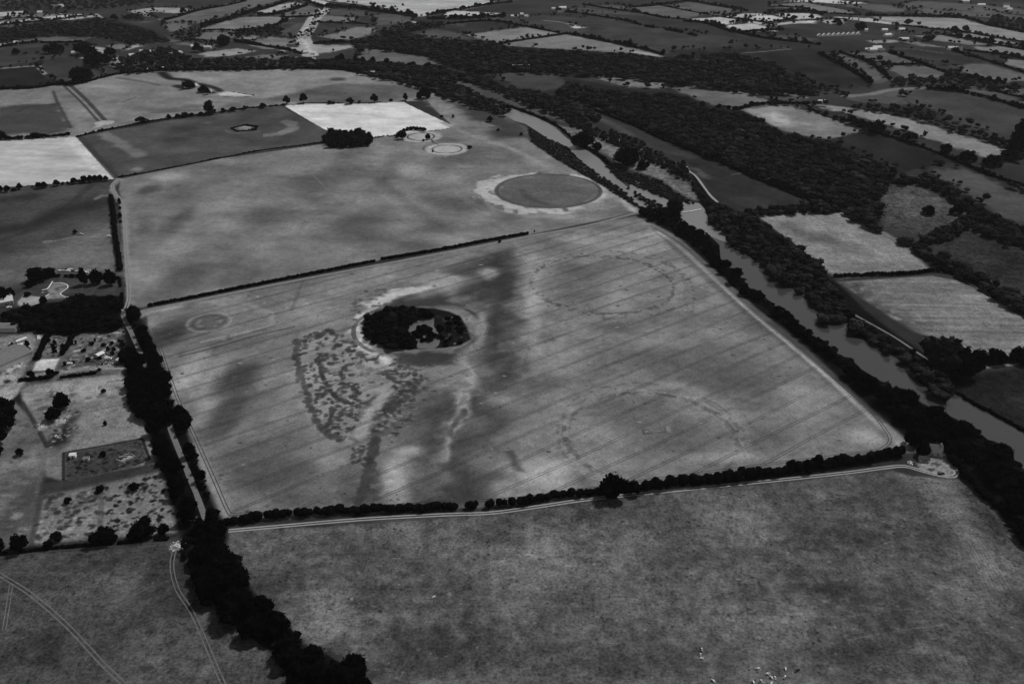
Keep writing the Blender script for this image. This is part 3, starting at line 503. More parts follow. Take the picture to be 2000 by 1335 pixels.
blob(48, 120, 855, 30, 24, .85); blob(46, 135, 830, 20, 18, .7); blob(140, 82, 832, 9, 14, .8, hard=.3); blob(120, 120, 820, 14, 10, .7, spk=(3, .4, .55)); blob(62, 150, 810, 16, 14, .6)
poly(116, [(160, 800), (250, 786), (272, 850), (130, 885), (140, 850)], soft=6, wob=3, a=.7, r=.5); stroke(122, [(262, 800), (285, 850), (300, 890)], 12, 8, .7)
poly(70, [(124, 886), (278, 856), (292, 896), (270, 908), (130, 938)], soft=2.5, var=12, r=.6); poly(70, [(130, 900), (180, 890), (170, 930), (132, 935)], soft=8, a=.5); stroke(42, [(124, 884), (278, 856), (292, 896), (262, 908)], 1.6, 1, .8, sm=False); stroke(42, [(124, 884), (124, 938), (150, 942)], 1.8, 1, .7, sm=False)
poly(70, [(82, 944), (320, 905), (322, 925), (84, 970)], soft=4, a=.7, r=.5)
poly(106, [(82, 968), (326, 918), (340, 960), (366, 1025), (340, 1050), (60, 1070)], soft=3, var=12, r=.5)
spots([(84, 972), (205, 945), (200, 1040), (66, 1060)], 130, [48, 56, 62], (4, 9), (2, 5), .8, 13); spots([(200, 945), (320, 925), (345, 1010), (290, 1030), (200, 1040)], 230, [26, 34, 44, 54], (2.5, 6), (1.8, 4), .95, 12); spots([(84, 972), (320, 925), (350, 1030), (66, 1060)], 110, [128, 138], (3, 7), (2, 3.5), .5); stroke(80, [(198, 945), (196, 1035)], 3, 2, .7); stroke(70, [(80, 970), (60, 1068)], 3, 2, .6)
stroke(44, [(0, 1080), (100, 1066), (230, 1056), (340, 1048)], 6, 4, .8); poly(62, [(230, 1050), (340, 1040), (345, 1052), (230, 1062)], soft=4, a=.7)
# --- valley floor east of the river
poly(72, [(860, 150), (960, 172), (1100, 225), (1160, 246), (1220, 285), (1140, 252), (1060, 226), (1000, 206), (920, 180)], soft=5, var=10, r=.5)
poly(92, [(1080, 243), (1160, 255), (1230, 280), (1320, 328), (1352, 368), (1372, 392), (1330, 390), (1290, 365), (1250, 345), (1230, 330), (1180, 300), (1120, 275)], soft=5, var=22, r=.9); poly(122, [(1180, 285), (1230, 300), (1260, 310), (1300, 350), (1340, 380), (1300, 370), (1240, 320)], soft=14, wob=8, a=.6)
poly(55, [(1140, 215), (1200, 228), (1290, 275), (1400, 325), (1330, 305), (1290, 300), (1240, 280), (1180, 250)], soft=4, var=14); stroke(80, [(1145, 222), (1190, 240), (1230, 262)], 14, 10, .7)
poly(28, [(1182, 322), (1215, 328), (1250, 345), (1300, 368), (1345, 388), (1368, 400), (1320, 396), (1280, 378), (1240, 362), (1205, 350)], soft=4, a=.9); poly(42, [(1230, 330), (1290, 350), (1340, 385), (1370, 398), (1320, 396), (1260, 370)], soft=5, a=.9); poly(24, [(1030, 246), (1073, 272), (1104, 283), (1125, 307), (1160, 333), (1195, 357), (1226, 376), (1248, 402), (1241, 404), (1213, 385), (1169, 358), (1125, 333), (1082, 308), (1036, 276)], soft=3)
poly(46, [(1340, 312), (1400, 306), (1470, 338), (1560, 380), (1572, 398), (1480, 412), (1440, 398), (1385, 365)], soft=3, var=16, r=.3); stroke(85, [(1355, 330), (1380, 345)], 12, 10, .7, wob=5); stroke(95, [(1430, 341), (1450, 338)], 3, 2, .8)
poly(66, [(1718, 376), (1760, 356), (1810, 372), (1890, 402), (1885, 432), (1800, 462), (1730, 442), (1722, 405)], soft=6, var=24, r=1.0); poly(44, [(1825, 482), (1900, 450), (2050, 470), (2050, 560), (1950, 552), (1880, 515)], soft=6, var=22, r=1.0)
poly(122, [(1478, 420), (1560, 410), (1640, 412), (1690, 432), (1760, 470), (1820, 530), (1640, 544), (1615, 530), (1555, 480)], soft=3, var=16, r=.45); poly(72, [(1520, 440), (1580, 448), (1640, 470), (1680, 500), (1620, 480), (1560, 470)], soft=16, wob=8, a=.6); poly(90, [(1615, 515), (1700, 525), (1640, 545)], soft=10, a=.6); stroke(140, [(1660, 460), (1720, 495), (1770, 525)], 6, 5, .6)
poly(116, [(1635, 550), (1820, 538), (1880, 550), (2200, 730), (2050, 694), (1890, 708), (1850, 665), (1790, 650), (1740, 620)], soft=3, var=10, r=.5, stripe=(math.pi / 2 - .03, 2.6, 14)); poly(46, [(1610, 545), (1660, 548), (1720, 585), (1775, 622), (1815, 660), (1780, 655), (1690, 620)], soft=26, wob=10, a=.8, spk=(8, .15, .5))
poly(27, [(1860, 735), (2050, 712), (2400, 800), (2300, 1060), (1990, 838), (1930, 800), (1870, 772)], soft=4, var=12, r=.8); blob(50, 1985, 780, 24, 16, .6)
# cottage ground at the end of the track
poly(112, [(1790, 905), (1812, 880), (1830, 880), (1860, 905), (1868, 925), (1850, 932), (1800, 920)], soft=2, var=10, r=.6); poly(84, [(1890, 902), (1915, 912), (1938, 928), (1942, 942), (1920, 940), (1900, 922)], soft=3, var=10, r=.5); poly(62, [(1865, 930), (1885, 930), (1965, 1030), (1950, 1060), (1900, 1000)], soft=5, r=1.0); stroke(104, [(1838, 880), (1862, 905), (1892, 935), (1920, 970), (1960, 1018)], 3.5, 3, .6)
# wood floors: ground painted near-black under the trees
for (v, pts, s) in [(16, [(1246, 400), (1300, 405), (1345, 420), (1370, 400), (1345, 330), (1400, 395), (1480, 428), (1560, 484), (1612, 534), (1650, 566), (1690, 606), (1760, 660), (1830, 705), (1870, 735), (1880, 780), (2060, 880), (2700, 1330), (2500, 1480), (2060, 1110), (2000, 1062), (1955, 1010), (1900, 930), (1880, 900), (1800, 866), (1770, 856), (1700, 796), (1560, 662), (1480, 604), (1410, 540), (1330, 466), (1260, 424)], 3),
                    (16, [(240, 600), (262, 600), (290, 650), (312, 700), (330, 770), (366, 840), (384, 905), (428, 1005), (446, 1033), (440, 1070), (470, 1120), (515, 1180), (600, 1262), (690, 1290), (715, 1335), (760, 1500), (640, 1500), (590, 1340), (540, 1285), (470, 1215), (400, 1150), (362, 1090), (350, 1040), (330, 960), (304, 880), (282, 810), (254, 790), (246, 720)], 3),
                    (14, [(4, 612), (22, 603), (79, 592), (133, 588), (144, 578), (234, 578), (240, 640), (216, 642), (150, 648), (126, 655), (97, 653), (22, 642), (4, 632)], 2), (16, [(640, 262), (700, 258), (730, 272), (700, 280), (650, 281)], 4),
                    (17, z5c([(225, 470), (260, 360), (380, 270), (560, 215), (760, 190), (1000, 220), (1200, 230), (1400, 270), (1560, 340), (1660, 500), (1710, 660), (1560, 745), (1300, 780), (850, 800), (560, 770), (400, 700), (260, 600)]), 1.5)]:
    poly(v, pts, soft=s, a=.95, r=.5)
for k in range(60):
    q = z5c([(random.uniform(1220, 1680), random.uniform(330, 730))])[0]; blob(random.choice([60, 80, 110]), q[0], q[1], random.uniform(2, 6), random.uniform(1, 2.5), a=.6, spk=(3, .4, .55))
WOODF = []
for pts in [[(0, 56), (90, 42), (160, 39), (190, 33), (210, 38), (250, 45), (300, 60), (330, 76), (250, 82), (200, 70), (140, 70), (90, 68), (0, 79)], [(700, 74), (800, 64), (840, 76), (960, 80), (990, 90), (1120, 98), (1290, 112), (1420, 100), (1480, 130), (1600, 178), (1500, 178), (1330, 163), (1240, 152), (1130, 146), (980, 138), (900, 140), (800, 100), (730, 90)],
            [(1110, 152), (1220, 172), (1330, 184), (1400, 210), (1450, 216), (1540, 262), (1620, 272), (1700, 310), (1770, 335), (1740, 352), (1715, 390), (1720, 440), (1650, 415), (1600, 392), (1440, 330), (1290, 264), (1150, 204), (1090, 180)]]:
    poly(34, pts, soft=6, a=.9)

# pale verges of the lane and tracks, cluttered yards
stroke(118, [(233, 350), (221, 362), (223, 376), (234, 392), (242, 408), (245, 440), (248, 490), (252, 545), (256, 590)], 7.5, 3, .9, wob=2); stroke(92, [(236, 392), (239, 430), (242, 480)], 2, 1.5, .6); stroke(122, [(262, 440), (266, 520), (272, 580)], 8, 8, .35)
stroke(120, [(278, 608), (400, 583), (550, 553), (746, 516), (900, 487), (1030, 462), (1150, 440), (1243, 416)], 6, 2.5, .75); stroke(78, [(470, 1032), (700, 1018), (960, 1004), (1200, 973), (1540, 939), (1740, 916)], 3, 2, .6)
spots([(130, 660), (240, 650), (245, 712), (120, 722)], 150, [40, 50, 60, 104, 120, 138], (2, 5), (1, 2.5), .9); spots([(20, 660), (60, 660), (50, 700), (10, 740)], 60, [44, 56, 130, 150], (2, 4), (1, 2.5), .8); spots([(96, 660), (124, 655), (116, 692), (84, 698)], 50, [52, 60, 120], (2, 4), (1, 2.2), .8); spots([(45, 765), (245, 735), (255, 790), (70, 860)], 60, [70, 80, 128, 138], (4, 12), (2, 5), .5); spots([(0, 800), (70, 830), (85, 930), (50, 1060), (-20, 1060)], 70, [70, 76, 116, 124], (5, 14), (2, 6), .5); spots([(60, 560), (230, 550), (232, 574), (90, 590)], 40, [40, 46, 76], (3, 8), (1.5, 3), .5); spots([(130, 890), (280, 860), (290, 900), (130, 938)], 120, [34, 42, 74], (2.5, 6), (1.5, 3), .7); spots([(80, 800), (150, 800), (150, 840), (100, 880)], 70, [40, 50, 118, 130], (2, 5), (1.5, 3), .8)
_i = _bb(GP([(440, 1010), (2000, 900), (2000, 1335), (720, 1335)]), 0); _i = _i[(T[_i] > 55) & inpoly(X[_i], Y[_i], GP([(446, 1033), (800, 1016), (1200, 974), (1740, 918), (1900, 950), (1960, 1035), (2300, 1300), (2300, 1800), (640, 1800), (715, 1335), (515, 1180)]))]
T[_i] += 30 * (fbm(X[_i] / 1.5, Y[_i], 24, 4, 61) - .5) + 26 * (fbm(X[_i], Y[_i], 5, 3, 63) - .5)
_i = _bb(GP([(0, 1080), (600, 1050), (600, 1335), (0, 1335)]), 0); T[_i] += np.where(T[_i] > 40, 20 * (fbm(X[_i] / 1.5, Y[_i], 22, 4, 67) - .5) + 18 * (fbm(X[_i], Y[_i], 5, 3, 69) - .5), 0)
def stretch(pts, pivot, k, lo=30, hi=180):
    P = GP(pts); i = _bb(P, 0); i = i[inpoly(X[i], Y[i], P)]; T[i] = np.clip(pivot + (T[i] - pivot) * k, lo, hi)
stretch([(235, 349), (430, 310), (625, 282), (800, 264), (888, 249), (850, 215), (870, 185), (985, 226), (1105, 287), (1243, 412), (1035, 458), (746, 507), (280, 600), (258, 600), (246, 480), (242, 400)], 108, 1.4, 60)
stretch([(0, 174), (112, 165), (205, 150), (310, 138), (570, 135), (720, 148), (850, 180), (850, 196), (550, 207), (410, 222), (148, 267), (0, 272)], 106, 1.35)
stretch([(446, 1033), (800, 1016), (1200, 974), (1740, 918), (1900, 950), (1960, 1035), (2300, 1300), (2300, 1800), (640, 1800), (715, 1335), (515, 1180)], 83, 1.35, 50)
stretch([(-100, 1100), (345, 1056), (362, 1090), (470, 1215), (590, 1340), (640, 1800), (-600, 1800)], 66, 1.3, 38); stretch([(-60, 640), (240, 640), (250, 790), (302, 900), (366, 1030), (340, 1050), (-60, 1080)], 96, 1.35, 24)
aniso = fbm(X / 2.6 + .12 * Y, Y + .1 * X, 16, 4, 19) - .5
T *= 1 + .22 * aniso * np.clip((T - 40) / 40, 0, 1)
T *= 1 + 0.10 * (fbm(X, Y, 30, 4, 7) - 0.5) * 2 + 0.05 * (fbm(X, Y, 7, 2, 9) - 0.5) * 2
def build_ground():
    nu, nv = len(gu), len(gv); z = H(X, Y)
    i = np.arange(nu * nv).reshape(nv, nu)
    f = np.stack([i[:-1, :-1], i[1:, :-1], i[1:, 1:], i[:-1, 1:]], -1).reshape(-1, 4)
    me = mesh('ground', np.column_stack([X, Y, z]), f)
    me.polygons.foreach_set('use_smooth', np.ones(len(f), bool))
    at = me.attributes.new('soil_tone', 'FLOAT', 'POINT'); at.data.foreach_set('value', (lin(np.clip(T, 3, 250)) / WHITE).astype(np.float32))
    at = me.attributes.new('mottle', 'FLOAT', 'POINT'); at.data.foreach_set('value', R.astype(np.float32))
    m = mat('ground_cover', .1); t = m.node_tree; b = t.nodes['Principled BSDF']; N = t.nodes.new; L = t.links.new
    a1 = N('ShaderNodeAttribute'); a1.attribute_name = 'soil_tone'; a2 = N('ShaderNodeAttribute'); a2.attribute_name = 'mottle'
    tc = N('ShaderNodeTexCoord'); tot = None
    for (s, w, d) in [(1.3, 1.1, 2), (0.55, 1.5, 3), (0.16, 1.1, 3), (0.035, .5, 3)]:
        n = N('ShaderNodeTexNoise'); n.inputs['Scale'].default_value = s; n.inputs['Detail'].default_value = d; L(tc.outputs['Object'], n.inputs['Vector'])
        q = N('ShaderNodeMath'); q.operation = 'MULTIPLY_ADD'; q.inputs[1].default_value = w * 2.2; q.inputs[2].default_value = -w * 1.1; L(n.outputs[0], q.inputs[0])
        if tot is None: tot = q.outputs[0]
        else:
            ad = N('ShaderNodeMath'); ad.operation = 'ADD'; L(tot, ad.inputs[0]); L(q.outputs[0], ad.inputs[1]); tot = ad.outputs[0]
    mu = N('ShaderNodeMath'); mu.operation = 'MULTIPLY'; L(tot, mu.inputs[0]); L(a2.outputs['Fac'], mu.inputs[1])
    ad = N('ShaderNodeMath'); ad.operation = 'ADD'; ad.inputs[1].default_value = 1.0; L(mu.outputs[0], ad.inputs[0])
    mx = N('ShaderNodeMath'); mx.operation = 'MAXIMUM'; mx.inputs[1].default_value = .25; L(ad.outputs[0], mx.inputs[0])
    fi = N('ShaderNodeMath'); fi.operation = 'MULTIPLY'; L(mx.outputs[0], fi.inputs[0]); L(a1.outputs['Fac'], fi.inputs[1]); L(fi.outputs[0], b.inputs['Base Color'])
    return tag(obj('ground', me, m), kind='structure')
build_ground()

# ------------------------------------------------------------------ river, ponds, tracks and roads
M_TRACK = noisy('pale_gravel', alb(140), .25, .3); M_LANE = noisy('lane_tarmac', alb(104), .15, .4); M_RUT = noisy('pressed_crop', alb(58), .25, .5)
M_PATH = noisy('towpath_gravel', alb(104), .3, .2); M_WHITE = noisy('white_stone', alb(205), .15, .5)
def water(name, lvl=.012, rough=.08):
    m = mat(name, lvl, rough, .5); t = m.node_tree; b = t.nodes['Principled BSDF']; b.inputs['IOR'].default_value = 1.33
    tc = t.nodes.new('ShaderNodeTexCoord'); n = t.nodes.new('ShaderNodeTexNoise'); n.inputs['Scale'].default_value = .35; n.inputs['Detail'].default_value = 3
    bp = t.nodes.new('ShaderNodeBump'); bp.inputs['Strength'].default_value = .05; bp.inputs['Distance'].default_value = .3
    t.links.new(tc.outputs['Object'], n.inputs['Vector']); t.links.new(n.outputs[0], bp.inputs['Height']); t.links.new(bp.outputs[0], b.inputs['Normal'])
    return m
M_WATER = water('river_water', .042); M_SKYWATER = water('sky_pale_water', .17, .3)  # second one paler: sky reflection on the upper reach put into its base colour
def sheet(name, pts, m, z=.12, kind='structure'):
    import mathutils
    P = GP(pts); tri = mathutils.geometry.tessellate_polygon([[Vector((p[0], p[1], 0)) for p in P]])
    P[:, 2] += z
    return tag(obj(name, mesh(name, P, [tuple(t) for t in tri]), m), kind=kind)
RIVER_W = [(940, 206), (962, 214), (985, 225), (1005, 236), (1026, 242), (1056, 261), (1080, 278), (1104, 288), (1122, 303), (1149, 325), (1170, 347), (1198, 364), (1222, 382), (1240, 396), (1262, 412), (1300, 425), (1345, 445), (1378, 452), (1405, 478), (1408, 508), (1432, 527), (1452, 546), (1470, 570), (1494, 580), (1515, 598), (1544, 618), (1558, 634), (1580, 652), (1606, 668), (1630, 682), (1645, 702), (1668, 706), (1684, 722), (1710, 738), (1754, 762), (1790, 782), (1808, 790), (1842, 806), (1868, 818), (1920, 850), (1958, 884), (2000, 916), (2120, 1010), (2350, 1195), (2700, 1480)]
RIVER_E = [(950, 200), (975, 204), (999, 212), (1026, 221), (1056, 233), (1082, 247), (1107, 270), (1130, 285), (1150, 296), (1172, 311), (1187, 328), (1202, 346), (1228, 367), (1236, 352), (1250, 354), (1272, 373), (1308, 388), (1331, 392), (1366, 397), (1376, 408), (1383, 427), (1394, 441), (1418, 450), (1427, 470), (1448, 486), (1466, 503), (1495, 518), (1508, 540), (1536, 556), (1562, 568), (1588, 588), (1602, 600), (1606, 628), (1640, 628), (1655, 632), (1662, 652), (1668, 660), (1692, 664), (1720, 680), (1746, 696), (1786, 714), (1794, 746), (1814, 760), (1846, 786), (1868, 768), (1900, 786), (2000, 842), (2120, 912), (2350, 1055), (2800, 1340)]
sheet('river', RIVER_W[15:] + RIVER_E[24:][::-1], M_WATER, .06)
sheet('river', RIVER_W[:16] + RIVER_E[:25][::-1], M_SKYWATER, .06)
z5b = lambda L: [(680 + .14 * x, 570 + .14 * y) for x, y in L]
sheet('pond', z5b([(860, 400), (1000, 375), (1080, 315), (1165, 325), (1200, 380), (1195, 480), (1255, 570), (1292, 640), (1265, 740), (1200, 790), (970, 785), (925, 680), (880, 600), (800, 530), (845, 490)]), water('pond_water', .11), .06)
def track(name, lines, m, z=.09):
    """lines = [(photo points, width m, offsets m)]"""
    L = []
    for (p, w, offs) in lines:
        c = smooth_line(GP(p)[:, :2], 6.0)
        wob = .82 + .36 * fbm(c[:, 0], c[:, 1], 14, 2, 13)
        for o in offs: L.append((c, w * wob, o))
    v, f = ribbon(L, z); return tag(obj(name, mesh(name, v, f), m), kind='structure')
LANE = [(232, 348), (220, 360), (222, 374), (232, 388), (240, 405), (243, 430), (246, 480), (250, 540), (252, 580), (246, 602), (240, 615), (252, 640), (268, 675), (282, 708), (302, 750), (322, 800), (336, 845), (358, 900), (384, 965), (402, 1015), (412, 1040)]
track('lane', [(LANE[9:], 3.6, [0])], M_LANE, .10)
track('lane', [(LANE[:11], 1.7, [-1.2, 1.2])], noisy('dusty_ruts', alb(128), .25, .4), .10)
track('farm_track', [([(272, 610), (300, 602), (400, 583), (550, 553), (746, 516), (900, 487), (1030, 462), (1150, 440), (1243, 415)], 2.6, [0])], noisy('worn_track', alb(124), .2, .3), .09)
track('farm_track', [([(446, 1036), (560, 1026), (700, 1014), (860, 1005), (960, 1001), (1050, 989), (1130, 977), (1200, 969), (1300, 959), (1420, 947), (1540, 935), (1660, 922), (1735, 912), (1768, 910), (1800, 919), (1836, 928), (1862, 930), (1868, 922), (1862, 912)], .95, [-1.05, 1.05])], noisy('chalky_ruts', alb(150), .15, .4), .09)
track('farm_track', [([(-40, 1098), (0, 1122), (60, 1160), (130, 1220), (200, 1295), (250, 1345), (320, 1440)], .7, [-1.0, 1.0]), ([(345, 1060), (338, 1085), (336, 1110), (346, 1150), (375, 1195), (400, 1250), (425, 1310), (440, 1345), (470, 1440)], .6, [-.95, .95]), ([(22, 1140), (16, 1180), (8, 1230)], .5, [-.8, .8])], noisy('faint_ruts', alb(98), .3, .4), .09)
TOW = [(1096, 183), (1115, 192), (1148, 204), (1190, 221), (1235, 243), (1290, 268), (1330, 280), (1366, 293), (1435, 321), (1474, 336), (1567, 375), (1602, 391), (1649, 414), (1712, 446), (1730, 461), (1798, 498), (1819, 508), (1882, 546), (1900, 557), (1960, 590), (2060, 650), (2300, 790)]
track('canal_road', [(TOW, 3.4, [0])], M_PATH, .10)
track('towpath', [([(1341, 325), (1347, 335), (1360, 345), (1386, 380), (1402, 395)], 3.0, [0])], noisy('bright_gravel', alb(140), .15, .4), .1)
track('towpath', [([(1416, 411), (1440, 436), (1471, 465)], 2, [0]), ([(1650, 602), (1672, 616), (1704, 634), (1750, 660), (1806, 698), (1831, 714), (1832, 724), (1812, 729)], 2.2, [0])], noisy('grey_gravel', alb(105), .2, .4), .1)
track('lane', [([(1884, 721), (1900, 721), (1940, 716), (2000, 710), (2080, 702)], 3.4, [0])], M_PATH, .1)
track('garden_drive', [([(104, 553), (118, 552), (131, 556), (132, 562), (121, 570), (118, 574), (126, 579), (141, 580)], .9, [0]), ([(96, 574), (88, 579), (80, 582)], 1.2, [0]), ([(103, 549), (98, 557), (92, 564), (82, 566)], 1.3, [0]), ([(218, 599), (228, 600), (237, 604), (241, 608)], 1.0, [0]), ([(50, 600), (66, 595), (80, 590)], .6, [0])], noisy('white_kerb', alb(200), .1, .4), .1)
# tramlines pressed into the crop by the sprayer: parallel pairs of ruts and the headland round
def tramlines():
    MFw = GP([(300, 610), (400, 590), (746, 524), (1035, 469), (1240, 428), (1316, 476), (1400, 552), (1480, 622), (1560, 688), (1640, 754), (1698, 806), (1735, 850), (1738, 868), (1690, 884), (1500, 908), (1270, 938), (1150, 956), (1000, 975), (700, 992), (452, 1006), (430, 960), (388, 860), (345, 770), (310, 680)])
    cop = GP(z5b([(150, 500), (350, 230), (700, 150), (1200, 160), (1600, 280), (1780, 500), (1760, 720), (1400, 830), (700, 850), (250, 720)]))
    a, b = GP([(900, 903)])[0], GP([(1500, 651)])[0]; d = (b - a)[:2] / np.linalg.norm((b - a)[:2]); n = np.array([-d[1], d[0]])
    L = []
    for k in range(-22, 30):
        s = np.arange(-900, 900, 2.0); c = a[None, :2] + d[None] * s[:, None] + n[None] * (k * 20.0)
        c = c + n[None] * (1.0 * np.sin(s / 90 + k) + .5 * np.sin(s / 31 + 2 * k))[:, None]
        ok = inpoly(c[:, 0], c[:, 1], MFw) & ~inpoly(c[:, 0], c[:, 1], cop)
        e = np.flatnonzero(np.diff(np.concatenate([[0], ok.astype(int), [0]])))
        for i0, i1 in zip(e[::2], e[1::2]):
            if i1 - i0 < 8: continue
            q = c[i0:i1]; w = .30 + .24 * vnoise(s[i0:i1] / 40 + 7 * k, s[i0:i1] * 0 + k)
            if i1 - i0 > 40: L += [(q, w, -.95), (q, w, .95)]
    for p, o in [([(300, 640), (330, 730), (352, 790), (385, 862), (420, 940), (444, 995), (452, 1004)], .95), ([(448, 1004), (560, 1000), (700, 991), (860, 980), (1000, 973), (1150, 954), (1270, 936), (1500, 906), (1690, 882), (1728, 872), (1738, 856), (1724, 832), (1698, 800), (1640, 748), (1560, 682), (1480, 616), (1400, 546), (1330, 484), (1300, 462)], .95), ([(1270, 440), (1340, 484), (1420, 556), (1500, 626), (1580, 694), (1660, 764), (1712, 812)], .9)]:
        q = smooth_line(GP(p)[:, :2], 3.0); L += [(q, .5, -o), (q, .5, o)]
    v, f = ribbon(L, .07); tag(obj('tramlines', mesh('tramlines', v, f), M_RUT), kind='structure')
tramlines()

# ------------------------------------------------------------------ foliage builders
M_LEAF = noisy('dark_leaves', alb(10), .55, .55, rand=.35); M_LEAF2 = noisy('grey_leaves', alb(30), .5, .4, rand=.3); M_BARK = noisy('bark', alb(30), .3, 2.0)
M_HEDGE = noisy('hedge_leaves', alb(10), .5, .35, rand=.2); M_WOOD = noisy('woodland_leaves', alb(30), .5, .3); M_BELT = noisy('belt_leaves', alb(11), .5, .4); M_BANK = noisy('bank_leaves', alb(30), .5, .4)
for _m in (M_WOOD, M_BELT, M_BANK):                             # every tree of a wood has a tone of its own
    _t = _m.node_tree; _b = _t.nodes['Principled BSDF']; _s = _b.inputs['Base Color'].links[0].from_socket
    _a = _t.nodes.new('ShaderNodeAttribute'); _a.attribute_name = 'leaf_tone'; _k = _t.nodes.new('ShaderNodeMath'); _k.operation = 'MULTIPLY'
    _t.links.new(_s, _k.inputs[0]); _t.links.new(_a.outputs['Fac'], _k.inputs[1]); _t.links.new(_k.outputs[0], _b.inputs['Base Color'])
def ico(sub=1):
    t = (1 + 5 ** .5) / 2
    v = [(-1, t, 0), (1, t, 0), (-1, -t, 0), (1, -t, 0), (0, -1, t), (0, 1, t), (0, -1, -t), (0, 1, -t), (t, 0, -1), (t, 0, 1), (-t, 0, -1), (-t, 0, 1)]
    f = [(0, 11, 5), (0, 5, 1), (0, 1, 7), (0, 7, 10), (0, 10, 11), (1, 5, 9), (5, 11, 4), (11, 10, 2), (10, 7, 6), (7, 1, 8), (3, 9, 4), (3, 4, 2), (3, 2, 6), (3, 6, 8), (3, 8, 9), (4, 9, 5), (2, 4, 11), (6, 2, 10), (8, 6, 7), (9, 8, 1)]
    v = [np.array(p) / np.linalg.norm(p) for p in v]
    for _ in range(sub):
        mid = {}; nf = []
        def m(a, b):
            k = (min(a, b), max(a, b))
            if k not in mid: p = v[a] + v[b]; mid[k] = len(v); v.append(p / np.linalg.norm(p))
            return mid[k]
        for a, b, c in f:
            ab, bc, ca = m(a, b), m(b, c), m(c, a); nf += [(a, ab, ca), (b, bc, ab), (c, ca, bc), (ab, bc, ca)]
        f = nf
    return np.array(v), np.array(f)
ICO1 = ico(1)
def cards(P, Nn, s):
    """leaf-sized quads at points P with outward normals Nn and half size s (as triangles pairs: quads)"""
    n = len(P); r = rng.normal(size=(n, 3)); nn = Nn * .9 + r * .75; nn /= np.linalg.norm(nn, axis=1)[:, None] + 1e-9
    t = np.cross(nn, rng.normal(size=(n, 3))); t /= np.linalg.norm(t, axis=1)[:, None] + 1e-9; b = np.cross(nn, t)
    s = (np.broadcast_to(s, (n,)) * rng.uniform(.6, 1.3, n))[:, None]
    v = np.stack([P - t * s - b * s * .3, P + b * s * .8, P + t * s - b * s * .2, P - b * s * .9], 1).reshape(-1, 3)
    return v, np.arange(4 * n).reshape(n, 4)
def unit(n):
    d = rng.normal(size=(n, 3)); return d / np.linalg.norm(d, axis=1)[:, None]
def crown(clumps, ncard, size):
    """clumps = [(centre, radii)]; an uneven leafy crown: dense inner lobes with leaf sprays standing out of them"""
    V = []; F4 = []; b = 0
    w = np.array([r[0] * r[2] for c, r in clumps]); w = w / w.sum()
    for (c, r), q in zip(clumps, w):
        c = np.array(c); r = np.array(r); iv, jf = ICO1
        k = 1 + .28 * (rng.random(len(iv)) - .5)
        V.append(c + iv * r * .84 * k[:, None]); F4.append(np.column_stack([jf, jf[:, 2]]) + b); b += len(iv)
        n = max(6, int(ncard * q)); d = unit(n); d[:, 2] = np.where(d[:, 2] < -.5, -d[:, 2], d[:, 2])
        p = c + d * r * rng.uniform(.82, 1.14, n)[:, None]; v, f = cards(p, d, size)
        V.append(v); F4.append(f + b); b += len(v)
    return np.vstack(V), np.vstack(F4)
def fmesh(name, V, F):
    """faces given as quads; a doubled last index means a triangle"""
    tri = F[:, 2] == F[:, 3]; me = bpy.data.meshes.new(name); n = len(F)
    cnt = np.where(tri, 3, 4); st = np.concatenate([[0], np.cumsum(cnt)[:-1]])
    idx = F.ravel()[np.column_stack([np.ones((n, 3), bool), ~tri]).ravel()]
    me.vertices.add(len(V)); me.vertices.foreach_set('co', np.asarray(V, np.float32).ravel())
    me.loops.add(len(idx)); me.loops.foreach_set('vertex_index', idx.astype(np.int32))
    me.polygons.add(n); me.polygons.foreach_set('loop_start', st.astype(np.int32)); me.update(calc_edges=True); return me
def make_clumps(kind):
    u = lambda a, b: rng.uniform(a, b); C = []
    if kind == 'broad':                                         # unit tree: height 1, spread about 1
        C.append(((0, 0, .58), (.3, .3, .3)))
        for k in range(7):
            a = k * .9 + u(-.3, .3); r = u(.2, .33); C.append(((r * math.cos(a), r * math.sin(a), u(.26, .6)), (u(.17, .24),) * 2 + (u(.16, .24),)))
        for k in range(4):
            a = k * 1.6 + u(-.5, .5); r = u(.05, .18); C.append(((r * math.cos(a), r * math.sin(a), u(.7, .84)), (u(.13, .19),) * 2 + (u(.12, .17),)))
    elif kind == 'tall':
        for k in range(9):
            z = .24 + .075 * k; a = k * 2.4; r = .11 * (1 - .5 * k / 9); C.append(((r * math.cos(a), r * math.sin(a), z), (u(.15, .22) * (1.1 - .05 * k),) * 2 + (u(.12, .17),)))
    else:                                                       # bush: low, wide, to the ground
        for k in range(8):
            a = k * .8 + u(-.4, .4); r = u(.12, .4); C.append(((r * math.cos(a), r * math.sin(a), u(.25, .6)), (u(.18, .28),) * 2 + (u(.22, .34),)))
        C.append(((0, 0, .55), (.3, .3, .42)))
    return C
def make_tree_proto(kind, ncard, size):
    V, F = crown(make_clumps(kind), ncard, size); cm = fmesh('crown', V, F)
    m = MB(); h = .55 if kind != 'bush' else .4
    m.tube([(0, 0, -.02), (.005, .004, .15), (0, .01, h)], [.035, .026, .012], 7)
    for k in range(4):
        a = k * 1.6 + .4; m.tube([(0, 0, .2 + .04 * k), (.1 * math.cos(a), .1 * math.sin(a), .32 + .04 * k), (.2 * math.cos(a), .2 * math.sin(a), .46 + .03 * k)], [.014, .01, .005], 5)
    return cm, m.mesh('trunk')
PROTO = {k: [make_tree_proto(k, n, s) for _ in range(c)] for k, n, s, c in [('broad', 620, .05, 4), ('tall', 460, .045, 3), ('bush', 420, .065, 4)]}
NTREE = 0
